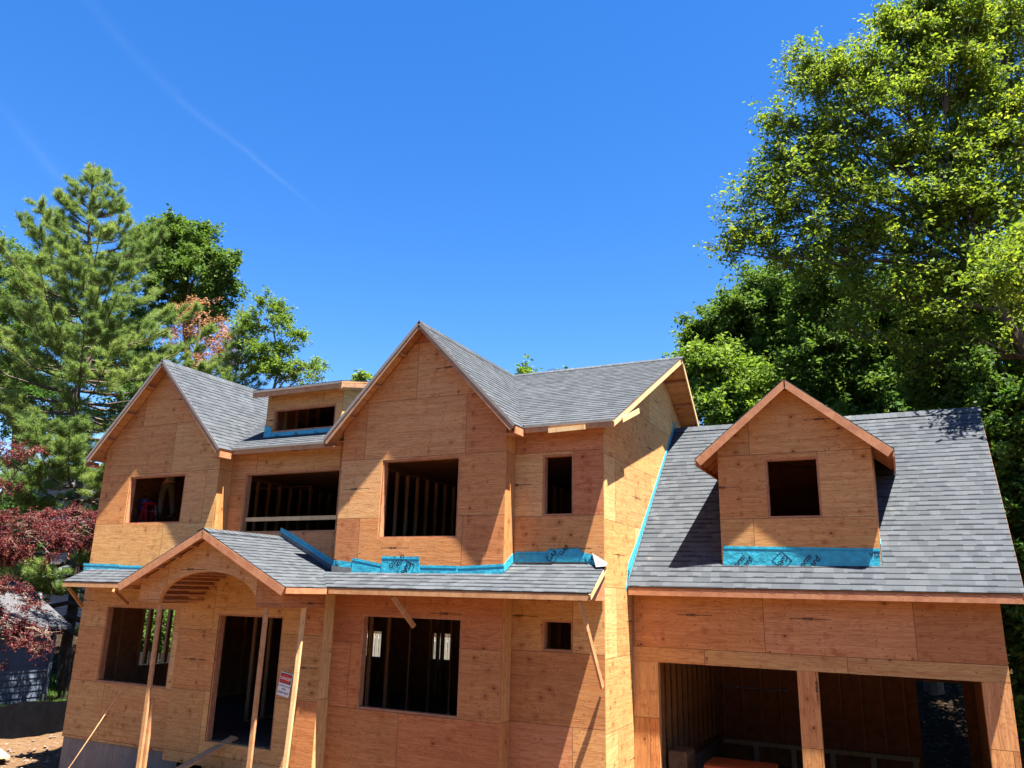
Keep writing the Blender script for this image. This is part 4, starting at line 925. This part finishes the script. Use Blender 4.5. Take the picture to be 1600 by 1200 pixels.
# grass behind the silt fence
def blades(name, n, fx, h, mat_, seed):
    r = np.random.RandomState(seed); P = fx(r, n); a = r.uniform(0, 2*math.pi, n); hh = h*r.uniform(.5, 1.3, n); w_ = .02
    V = np.zeros((n, 3, 3)); V[:, 0] = P + np.c_[np.cos(a)*w_, np.sin(a)*w_, 0*a]; V[:, 1] = P - np.c_[np.cos(a)*w_, np.sin(a)*w_, 0*a]; V[:, 2] = P + np.c_[r.uniform(-.5, .5, n)*hh, r.uniform(-.5, .5, n)*hh, hh]
    return raw(name, V.reshape(-1, 3), 3, r.uniform(0, 1, n), mat_)
def raw(name, V, k, tone, mats, parent=None, extra=None):
    """fast mesh of n polygons with k corners each; tone is one number per polygon"""
    n = len(V)//k; o_ = np.array([(V[:, 0].min()+V[:, 0].max())/2, (V[:, 1].min()+V[:, 1].max())/2, V[:, 2].min()])
    me = bpy.data.meshes.new(name); me.vertices.add(len(V)); me.vertices.foreach_set('co', (V-o_).astype(np.float32).ravel())
    me.loops.add(len(V)); me.loops.foreach_set('vertex_index', np.arange(len(V), dtype=np.int32))
    me.polygons.add(n); me.polygons.foreach_set('loop_start', np.arange(0, len(V), k, dtype=np.int32)); me.polygons.foreach_set('loop_total', np.full(n, k, dtype=np.int32))
    me.update(calc_edges=True); at_ = me.attributes.new('tone', 'FLOAT', 'FACE'); at_.data.foreach_set('value', np.asarray(tone, np.float32)); me.materials.append(mats)
    o = bpy.data.objects.new(name, me); COL.objects.link(o); oo = Vector(o_)
    if parent is None: o.location = (oo.x, oo.y, oo.z+GZ)
    else: o.parent = parent; o.location = oo-WL[parent.name]
    WL[o.name] = oo; return o
def gf(r, n): 
    x = r.uniform(-33, -22.8, n); y = r.uniform(9, 24, n); return np.c_[x, y, [gh(a, b)-.01 for a, b in zip(x, y)]]
tag(blades('grass', 45000, gf, .14, M['grass'], 3), kind='stuff')
def gf2(r, n):
    x = r.uniform(-60, 30, n); y = r.uniform(32, 60, n); return np.c_[x, y, [gh(a, b)-.01 for a, b in zip(x, y)]]
tag(blades('undergrowth', 60000, gf2, .7, M['grass'], 4), kind='stuff')

# ================================================================ trees
def leaves(r, C_, n, size, up=.6, aspect=.5):
    """n leaves round the points C_ (n, 3): kite-shaped blades with random tilt"""
    d = r.normal(size=(n, 3)); d[:, 2] = d[:, 2]*.5 - .25; d /= np.linalg.norm(d, axis=1)[:, None]
    q = r.normal(size=(n, 3)); q[:, 2] += up*.4; s = np.cross(d, q); s /= np.linalg.norm(s, axis=1)[:, None]+1e-9
    L_ = (size*r.uniform(.65, 1.35, n))[:, None]; W_ = L_*aspect
    nn = np.cross(s, d)
    V = np.stack([C_, C_+d*L_*.45+s*W_*.5+nn*L_*.08, C_+d*L_, C_+d*L_*.45-s*W_*.5+nn*L_*.08], 1)
    return V.reshape(-1, 3)
def limb(mb, a, b, ra, rb, r, n=5, sag=.08, sides=6):
    a, b = Vector(a), Vector(b); ln = (b-a).length; pts = []; off = Vector([r.uniform(-1, 1) for _ in range(3)])*ln*sag
    for i in range(n+1):
        t = i/n; p = a.lerp(b, t) + off*math.sin(math.pi*t) + Z3*(math.sin(math.pi*t)*ln*.05) + Vector([r.uniform(-1, 1) for _ in range(3)])*ln*.015*(0 < i < n); pts.append(p)
    mb.tube(pts, [ra+(rb-ra)*i/n for i in range(n+1)], sides, cap=False); return pts
def broadleaf(label, base, top, blobs, nleaf, size, mat_, seed, tr=.22, group=None, clump=.42, sub=26, name='broadleaf_tree', bark='bark', aspect=.5, cluster=None, twigs=False, kind_name='tree'):
    """base, top: ends of the trunk; blobs: (centre, radius[, z-scale]) masses of foliage, each on its own limb"""
    r = random.Random(seed); nr = np.random.RandomState(seed)
    root = empty(name, tuple(base), label, kind_name, group)
    mb = MB(); base, top = Vector(base), Vector(top)
    tp = limb(mb, base-Z3*.4, top, tr, tr*.45, r, 8, .03, 9)
    vols = np.array([b[1]**2*(b[2] if len(b) > 2 else 1) for b in blobs]); P = []; T = []
    for bi, bl in enumerate(blobs):
        c, rad = Vector(bl[0]), bl[1]; zs = bl[2] if len(bl) > 2 else .8
        j = min(range(len(tp)), key=lambda k: (tp[k]-c).length + max(0, tp[k].z-c.z+.3*rad)*2.5)
        lp = limb(mb, tp[j], c, max(.035, min(tr*.42, tr*.42*(6/len(blobs))**.45)*r.uniform(.6, 1.1)), .018, r, 6, .10, 6)
        ns = max(6, int(sub*(rad**1.5)))
        nl = int(nleaf*vols[bi]/vols.sum()); pc = []
        for k in range(ns):
            while True:
                v = Vector([r.uniform(-1, 1) for _ in range(3)]); l = v.length
                if .35 < l < 1: break
            v *= (.55+.5*r.random())/max(l, .01)*(l**.5); v.z *= zs; pc.append(c+v*rad)
        for q in pc:
            s0 = lp[r.choice((3, 4, 5, 6))] if (q-lp[6]).length < rad*1.2 else lp[5]
            limb(mb, s0, q, .014, .005, r, 3, .10, 3)
        PC = np.array([tuple(q) for q in pc]); cs = clump*nr.uniform(.45, 1.75, ns); pr = cs**2; idx = nr.choice(ns, nl, p=pr/pr.sum())
        K7 = 9; ax_ = PC-np.array(tuple(c)); ax_ /= np.linalg.norm(ax_, axis=1)[:, None]+1e-6
        tw = nr.normal(size=(ns, K7, 3))*np.array([1, 1, .55]) + ax_[:, None, :]*.55 + np.array([0, 0, .12]); tw /= np.linalg.norm(tw, axis=2)[:, :, None]; tw *= nr.uniform(.5, 1.25, (ns, K7))[:, :, None]
        jj = nr.randint(0, K7, nl); t_ = nr.uniform(.08, 1, nl)**.75; D_ = tw[idx, jj]*cs[idx][:, None]; v = D_*t_[:, None]*1.15 + nr.normal(size=(nl, 3))*(.11*cs[idx])[:, None]; v[:, 2] -= .16*(t_**2)*cs[idx]
        P.append(PC[idx]+v); tb = nr.uniform(0, 1, ns); tk = nr.uniform(0, 1, (ns, K7)); T.append(np.clip(tb[idx]*.25+tk[idx, jj]*.30+nr.uniform(0, .45, nl), 0, 1))
        if twigs:
            for k in range(ns):
                for j_ in range(0, K7, 2):
                    q = Vector(PC[k]); d_ = Vector(tw[k, j_])*cs[k]; mb.tube([q, q+d_*.6, q+d_*1.1-Z3*.12*cs[k]], [.009, .006, .003], 3, cap=False)
    mb.build('trunk', M[bark], root, smooth=True)
    P = np.concatenate(P); T = np.concatenate(T)
    raw('crown', leaves(nr, P, len(P), size, aspect=aspect), 4, T, M[mat_], root)
    return root
def pine(label, base, top, rmax, n_tuft, mat_, seed, tr=.3, prof=None, group=None, zmin=.18, blade=.19):
    r = random.Random(seed); nr = np.random.RandomState(seed); root = empty('pine_tree', tuple(base), label, 'pine', group)
    base, top = Vector(base), Vector(top); H_ = (top-base).length; mb = MB(); tp = limb(mb, base-Z3*.4, top, tr, .03, r, 16, .01, 10)
    P = []; D = []; T = []; f = zmin
    axis = lambda f: base.lerp(top, f)
    whorls = []
    while f < .985: whorls.append(f); f += .022 if f < .8 else .02
    seg = []
    for f in whorls:
        for k in range(r.choice((5, 6, 7))):
            az_ = r.uniform(0, 2*math.pi); ln = rmax*(prof(f) if prof else (1-f)**.75)*r.uniform(.55, 1.12)
            p0 = axis(f); d = Vector((math.cos(az_), math.sin(az_), 0)); rise = .05+.75*f**2
            pts = [p0 + d*ln*t + Z3*(ln*rise*t - ln*.10*math.sin(math.pi*t) + ln*.16*t**3) for t in (0, .25, .5, .75, 1)]
            mb.tube(pts, [.055*(1-f)+.025, .05*(1-f)+.02, .03, .02, .01], 4, cap=False); seg.append((pts, ln))
    tot = sum(s[1]**1.4 for s in seg)
    for pts, ln in seg:
        nt = int(n_tuft*ln**1.4/tot)+3
        tone0 = r.random()
        ntw = max(3, int(ln*3.0)); tw = []
        for k in range(ntw):
            t = r.uniform(.25, 1)**.8; i = min(3, int(t*4)); p = pts[i].lerp(pts[i+1], t*4-i); d = (pts[4]-pts[0]).normalized(); s = d.cross(Z3).normalized()
            q = p + (d*r.uniform(.2, .8) + s*r.choice((-1, 1))*r.uniform(.3, 1.0) + Z3*r.uniform(.0, .35))*min(.95, .28*ln+.22)*(1.15-t*.6); tw.append((p, q)); mb.tube([p, q], [.010, .004], 3, cap=False)
        tw.append((pts[3], pts[4]))
        idx = nr.randint(0, len(tw), nt); A = np.array([tuple(a) for a, b in tw])[idx]; B = np.array([tuple(b) for a, b in tw])[idx]; t = nr.uniform(.25, 1.05, nt)[:, None]
        P.append(A+(B-A)*t+nr.normal(size=(nt, 3))*.05); D.append((B-A)/np.linalg.norm(B-A, axis=1)[:, None]); T.append(np.clip(tone0*.45+nr.uniform(0, .55, nt), 0, 1))
    mb.build('trunk', M['bark'], root, smooth=True)
    P = np.concatenate(P); D = np.concatenate(D); T = np.concatenate(T); n = len(P); out = []
    for k in range(5):
        d = D*.75+nr.normal(size=(n, 3))*.75+np.array([0, 0, .25]); d /= np.linalg.norm(d, axis=1)[:, None]; s = np.cross(d, nr.normal(size=(n, 3))); s /= np.linalg.norm(s, axis=1)[:, None]
        L_ = blade*nr.uniform(.8, 1.4, n)[:, None]; out.append(np.stack([P-s*blade*.045, P+s*blade*.045, P+d*L_], 1).reshape(-1, 3))
    raw('crown', np.concatenate(out), 3, np.tile(T, 5), M[mat_], root); return root
def onground(p): return Vector((p.x, p.y, gh(p.x, p.y)))
def B(px, py, Y, rpx, zs=.85):       # a mass of foliage that spans rpx pixels of radius where it hangs
    p = at(px, py, Y); depth = p.dot(fwd); return (p, rpx*depth/FPX, zs)

# --- left group
YP = 21
b0 = onground(at(128, 900, YP)); t0 = at(146, 256, YP)
pine('tall white pine with layered needle boughs and a pointed leaning top, left of the house', b0, t0, 5.8, 170000, 'needle', 3, .22,
     prof=lambda f: (.60+.9*f if f < .42 else .98-.06*(f-.42)/.3 if f < .55 else max(.05, 1.85*(1-f)**.92+.0)) if f < .97 else .06, zmin=.09)
broadleaf('dark green broadleaf tree rising behind the right side of the tall pine', onground(at(290, 700, 30)), at(292, 430, 30),
    [B(290, 375, 30, 40), B(335, 412, 29, 34), B(255, 400, 30, 38), B(300, 440, 30, 44), B(345, 450, 30, 22), B(262, 470, 30, 40), B(325, 490, 30, 26), B(240, 370, 31, 26), B(268, 352, 31, 18)], 46000, .21, 'leaf_mid', 5, .3, clump=.66, sub=13, group='broadleaf trees behind the house')
broadleaf('green broadleaf tree at the left edge, behind the tall pine', onground(at(20, 800, 31)), at(22, 450, 31),
    [B(20, 410, 31, 42), B(60, 440, 31, 40), B(-20, 440, 31, 50), B(30, 490, 31, 60), B(80, 510, 31, 40), B(-10, 560, 31, 60), B(60, 590, 31, 50)], 46000, .20, 'leaf_mid', 6, .3, clump=.66, sub=13, group='broadleaf trees behind the house')
broadleaf('dense green broadleaf tree low behind the pine trunk', onground(at(190, 900, 30)), at(190, 640, 30),
    [B(200, 560, 30, 60), B(230, 620, 29, 55), B(60, 640, 31, 60), B(190, 500, 31, 50), B(30, 830, 29, 70), B(90, 780, 30, 45), B(150, 560, 31, 40)], 52000, .19, 'leaf_dark', 7, .3, clump=.66, sub=13, group='broadleaf trees behind the house')
broadleaf('half dead tree with rust brown leaves behind the left gable', onground(at(315, 720, 26)), at(312, 500, 26),
    [B(305, 480, 26, 20), B(340, 520, 26, 22), B(285, 530, 26, 22), B(320, 560, 26, 30), B(350, 555, 26, 14), B(300, 590, 26, 24)], 9000, .11, 'leaf_dead', 8, .12, clump=.5, sub=16, bark='barkred', twigs=True)
pine('slim young pine right of the rust brown tree', onground(at(382, 700, 25)), at(380, 478, 25), 2.4, 22000, 'needle', 9, .12, prof=lambda f: .95 if f < .55 else max(.08, 1.7*(1-f)), zmin=.3)
broadleaf('airy light green tree with bare twigs standing over the shed dormer', onground(at(440, 720, 25)), at(428, 520, 25),
    [B(425, 478, 25, 20), B(440, 500, 25, 16), B(400, 510, 25, 22), B(455, 530, 25, 18), B(425, 545, 25, 24), B(475, 578, 25, 16), B(440, 580, 25, 26), B(495, 585, 25, 9), B(405, 570, 25, 24)], 15000, .12, 'leaf_light', 10, .09, clump=.42, sub=16, bark='barkred', twigs=True)
broadleaf('small tuft of a tree top showing over the roof beside the centre gable', onground(at(567, 700, 27)), at(567, 600, 27), [B(568, 588, 27, 9), B(560, 596, 27, 9)], 700, .17, 'leaf_light', 11, .08, clump=.3, sub=8, group='tree tops peeping over the ridge')
broadleaf('tiny tree top peeping over the ridge right of the centre gable', onground(at(822, 700, 27)), at(822, 595, 27), [B(822, 581, 27, 9), B(816, 592, 27, 8), B(877, 578, 27, 3)], 600, .17, 'leaf_light', 12, .08, clump=.3, sub=8, group='tree tops peeping over the ridge')
# --- red maple at the left edge
mp_ = [(15, 700, 15.0, 26), (60, 705, 15.4, 18), (15, 760, 15, 26), (20, 840, 15, 30), (60, 815, 15.3, 18), (20, 920, 15, 34), (55, 945, 15.2, 20), (20, 975, 15, 34),  (50, 1000, 15.1, 24), (-30, 870, 15, 60), (-30, 960, 15, 50), (5, 1040, 15, 14), (70, 1015, 15.4, 14), (80, 990, 15.3, 9)]
broadleaf('japanese maple with maroon leaves spreading in from the left edge', onground(at(-75, 1050, 15.5)), at(-55, 880, 15.3), [B(b[0]-10, *b[1:], .45) for b in mp_] + [(Vector((-24.7, 15.5, 1.4)), 1.6, .5), (Vector((-24.7, 13.3, 1.2)), 1.6, .5), (Vector((-24.8, 17.4, 1.8)), 1.5, .5)], 60000, .06, 'leaf_red', 13, .11, clump=.25, sub=26, twigs=True, name='maple_tree', bark='barkred', aspect=.6)

# --- right group
def GR(*bs): return [B(*b) for b in bs]
broadleaf('broad dense dark green tree behind the garage, rounded crown against the sky', onground(at(1200, 900, 30)), at(1205, 560, 30),
    GR((1190, 480, 30, 50), (1140, 500, 30, 40), (1230, 470, 30, 42), (1105, 520, 30, 26), (1160, 445, 30, 20), (1215, 445, 30, 22), (1180, 540, 30, 50), (1240, 530, 30, 50), (1090, 545, 31, 18), (1220, 600, 30, 50), (1270, 590, 30, 45), (1265, 500, 30, 40)), 80000, .17, 'leaf_mid', 21, .35, clump=.66, sub=13, group='woodland trees behind the garage')
broadleaf('lighter green young tree between the main roof and the garage dormer', onground(at(1130, 900, 26)), at(1130, 620, 26),
    GR((1110, 560, 26, 32), (1145, 590, 26, 32), (1085, 600, 26.5, 26), (1165, 620, 26, 30), (1120, 640, 26, 36), (1095, 560, 26.5, 20), (1080, 570, 27, 18), (1190, 600, 26.5, 14), (1160, 660, 26, 30)), 26000, .17, 'leaf_light', 22, .2, clump=.62, sub=16, group='woodland trees behind the garage')
broadleaf('mid green tree behind the garage dormer peak, in front of the darker wood', onground(at(1290, 900, 27)), at(1290, 560, 27),
    GR((1290, 440, 27, 40), (1270, 480, 27, 36), (1310, 520, 27, 44), (1270, 560, 27, 36), (1300, 600, 27, 44), (1255, 620, 27, 30), (1330, 460, 27, 40), (1345, 570, 27, 36), (1240, 650, 27, 26), (1310, 660, 26, 40)), 34000, .18, 'leaf_mid', 23, .25, clump=.62, sub=16, group='woodland trees behind the garage')
broadleaf('shadowy dark tree in the wood behind the garage ridge', onground(at(1440, 900, 29)), at(1440, 620, 29),
    GR((1400, 520, 29, 60), (1470, 540, 29, 60), (1400, 600, 29, 60), (1470, 620, 29, 60), (1540, 560, 29, 60), (1560, 640, 29, 60), (1350, 640, 28, 40), (1430, 470, 29, 60), (1530, 480, 29, 60), (1500, 660, 28, 40)), 44000, .24, 'leaf_dark', 24, .3, clump=.66, sub=13, group='woodland trees behind the garage')
broadleaf('dark leafy tree down the right edge beside the garage roof', onground(at(1610, 1000, 24)), at(1600, 700, 24),
    GR((1560, 690, 24, 40), (1590, 740, 23, 44), (1575, 800, 24, 34), (1610, 820, 23, 44), (1600, 900, 23, 50), (1590, 960, 24, 40), (1620, 660, 23, 50), (1610, 1020, 23, 40), (1600, 1100, 24, 40), (1540, 660, 25, 36)), 40000, .20, 'leaf_dark', 25, .2, clump=.62, sub=16, group='woodland trees behind the garage')
broadleaf('green tree with pale sunlit sprays beside the upper right end of the garage roof', onground(at(1560, 900, 25)), at(1540, 650, 25),
    GR((1500, 600, 24, 34), (1540, 620, 23, 34), (1480, 560, 24, 30), (1570, 600, 23, 34), (1590, 680, 22.5, 28), (1560, 650, 23.5, 26), (1450, 610, 25, 26)), 24000, .16, 'leaf_mid', 26, .15, clump=.62, sub=16, group='woodland trees behind the garage')
broadleaf('low spreading tree shading the leaf litter behind the garage back door', Vector((3.2, 26.5, gh(3.2, 26.5))), Vector((2.4, 26, 2.2)),
    [(Vector((-1.5, 25.0, 2.6)), 2.0, .5), (Vector((1.2, 24.6, 2.8)), 2.0, .5), (Vector((3.6, 25.2, 2.6)), 2.0, .5), (Vector((.5, 27.5, 3.0)), 2.2, .5), (Vector((3.5, 28.0, 3.2)), 2.2, .5), (Vector((5.6, 25.0, 3.0)), 1.8, .5)], 30000, .2, 'leaf_dark', 27, .12, clump=.7, sub=8, group='woodland trees behind the garage')  # crown hidden by the garage roof, added to shade the ground beyond the door
broadleaf('green shrub glimpsed through the lower left window', Vector((-25.6, 21.5, gh(-25.6, 21.5))), Vector((-25.6, 21.5, -2.5)), [(Vector((-26.2, 21.4, -2.0)), 1.2, .9), (Vector((-24.8, 21.6, -1.6)), 1.2, .9), (Vector((-25.6, 21.6, -.6)), 1.1, .9)], 9000, .14, 'leaf_mid', 28, .06, clump=.4, sub=14, name='shrub', kind_name='shrub')
# the big one overhanging from the right
T0, T1 = Vector((7.2, 23.6, gh(7.2, 23.6))), at(1535, 420, 23.0)
big = [(1440, 40, 17.5, 60), (1500, 30, 18, 60), (1560, 60, 18.5, 60), (1400, 90, 17.5, 50), (1350, 110, 17, 40), (1290, 95, 17, 28), (1255, 90, 16.8, 22), (1310, 140, 17, 40), (1260, 130, 17, 26), (1470, 120, 17.5, 60), (1550, 140, 18.5, 60), (1390, 170, 17, 48),
       (1220, 190, 16.8, 22), (1250, 210, 17, 32), (1300, 210, 17, 42), (1210, 235, 16.8, 24), (1240, 260, 16.8, 34), (1300, 270, 17, 44), (1370, 250, 17, 48), (1450, 220, 17.5, 56), (1530, 240, 18, 60), (1185, 300, 16.7, 24), (1200, 270, 16.7, 18), (1230, 320, 16.8, 34), (1290, 340, 17, 42),
       (1160, 330, 16.6, 16), (1170, 350, 16.6, 22), (1150, 385, 16.5, 20), (1135, 390, 16.4, 11), (1190, 385, 16.7, 28), (1230, 390, 16.8, 30), (1360, 330, 17, 48), (1440, 310, 17.5, 56), (1520, 330, 18, 60), (1590, 200, 18.5, 60), (1590, 330, 18.5, 60), (1300, 395, 17, 34), (1370, 405, 17.2, 42), (1440, 400, 17.5, 46), (1500, 420, 17.6, 46),
       (1400, 470, 17.2, 30), (1450, 490, 17.4, 34), (1350, 470, 17.2, 26), (1560, 430, 18.5, 50), (1410, 20, 17.3, 30), (1490, -30, 18, 60), (1590, 20, 19, 50), (1400, 540, 17.4, 24), (1500, 520, 17.6, 26), (1330, 520, 17.3, 18), (1560, 540, 18.4, 40), (1600, 480, 18.6, 50), (1590, 590, 18.6, 34), (1540, 600, 18.3, 26), (1460, 560, 17.6, 26), (1610, 640, 18.8, 30)]
broadleaf('huge oak like tree with bright yellow green leaves overhanging from the right edge', T0, T1, [B(b[0], b[1], b[2]+5.0, b[3]) for b in big] + [(Vector((2.9, 18.8, 6.8)), .85), (Vector((3.8, 19.6, 7.6)), 1.2)], 135000, .13, 'leaf_oak', 31, .30, clump=.50, sub=26, aspect=.44, twigs=True)

# unseen woodland added behind the viewer to screen sky from the house front
wm = np.random.RandomState(77); n = 26000
X_ = wm.uniform(-55, 50, n); Z_ = -4+(14+4*np.sin(X_*.23)+2*np.sin(X_*.61))*wm.uniform(0, 1, n)**.7; Y_ = -16-.004*X_**2-wm.uniform(0, 5, n)
tag(raw('woodland', leaves(wm, np.c_[X_, Y_, Z_], n, 1.0, aspect=.7), 4, wm.uniform(0, 1, n), M['leaf_dark']), kind='stuff')
# ================================================================ contrails high in the sky
def contrail(pix, wd, label, seed, dens):
    m, t, b = mat('ice_streak'); tc = N(t, 'UVMap', uv_map='UVMap').outputs[0]
    s = N(t, 'SeparateXYZ'); L(t, tc, s.inputs[0]); v = s.outputs[1]
    edge = math_(t, 'POWER', math_(t, 'SUBTRACT', 1.0, math_(t, 'ABSOLUTE', math_(t, 'SUBTRACT', math_(t, 'MULTIPLY', v, 2.0), 1.0)), clamp=True), 1.6)
    n = N(t, 'TexNoise', Scale=1.0, Detail=5.0, Roughness=.6); mpn = N(t, 'Mapping'); mpn.inputs['Scale'].default_value = (.7, 1.6, 1); L(t, tc, mpn.inputs[0]); L(t, mpn.outputs[0], n.inputs['Vector'])
    ends = ramp(t, math_(t, 'DIVIDE', s.outputs[0], 10.0), [(0, g(.3)), (.3, g(.5)), (.7, g(1)), (1, g(0))])
    al = math_(t, 'MULTIPLY', math_(t, 'MULTIPLY', edge, math_(t, 'MULTIPLY', ramp(t, n.outputs[0], [(.3, g(.35)), (.7, g(1))]), ends)), dens)
    tl = N(t, 'BsdfTranslucent'); tl.inputs[0].default_value = (.95, .95, .95, 1); tp_ = N(t, 'BsdfTransparent'); mx = N(t, 'MixShader'); L(t, al, mx.inputs[0]); L(t, tp_.outputs[0], mx.inputs[1]); L(t, tl.outputs[0], mx.inputs[2]); L(t, mx.outputs[0], t.nodes['Material Output'].inputs[0])
    mb = MB(); D = 9000.0; P = []
    for px, py in pix:
        d = ray(px, py).normalized(); P.append(d*(D/max(.2, d.z)) if d.z > .2 else d*D*4)
    n_ = len(P)
    for i in range(n_-1):
        q = (P[i+1]-P[i]).normalized(); sdv = q.cross(Z3).normalized()
        w0, w1 = wd[i]*P[i].length/FPX, wd[i+1]*P[i+1].length/FPX
        u0, u1 = 10*i/(n_-1), 10*(i+1)/(n_-1)
        mb.poly([P[i]-sdv*w0, P[i+1]-sdv*w1, P[i+1]+sdv*w1, P[i]+sdv*w0], [(u0, 0), (u1, 0), (u1, 1), (u0, 1)])
    tag(mb.build('contrail', m), label, 'contrail')
contrail([(120, -20), (205, 80), (290, 165), (385, 235), (450, 290), (520, 350)], [26, 22, 18, 14, 10, 8], 'long thin white contrail crossing the upper left sky', 1, .008)
contrail([(-40, 120), (20, 190), (70, 250), (130, 320)], [26, 24, 22, 16], 'short faint contrail fading near the left edge of the sky', 2, .006)
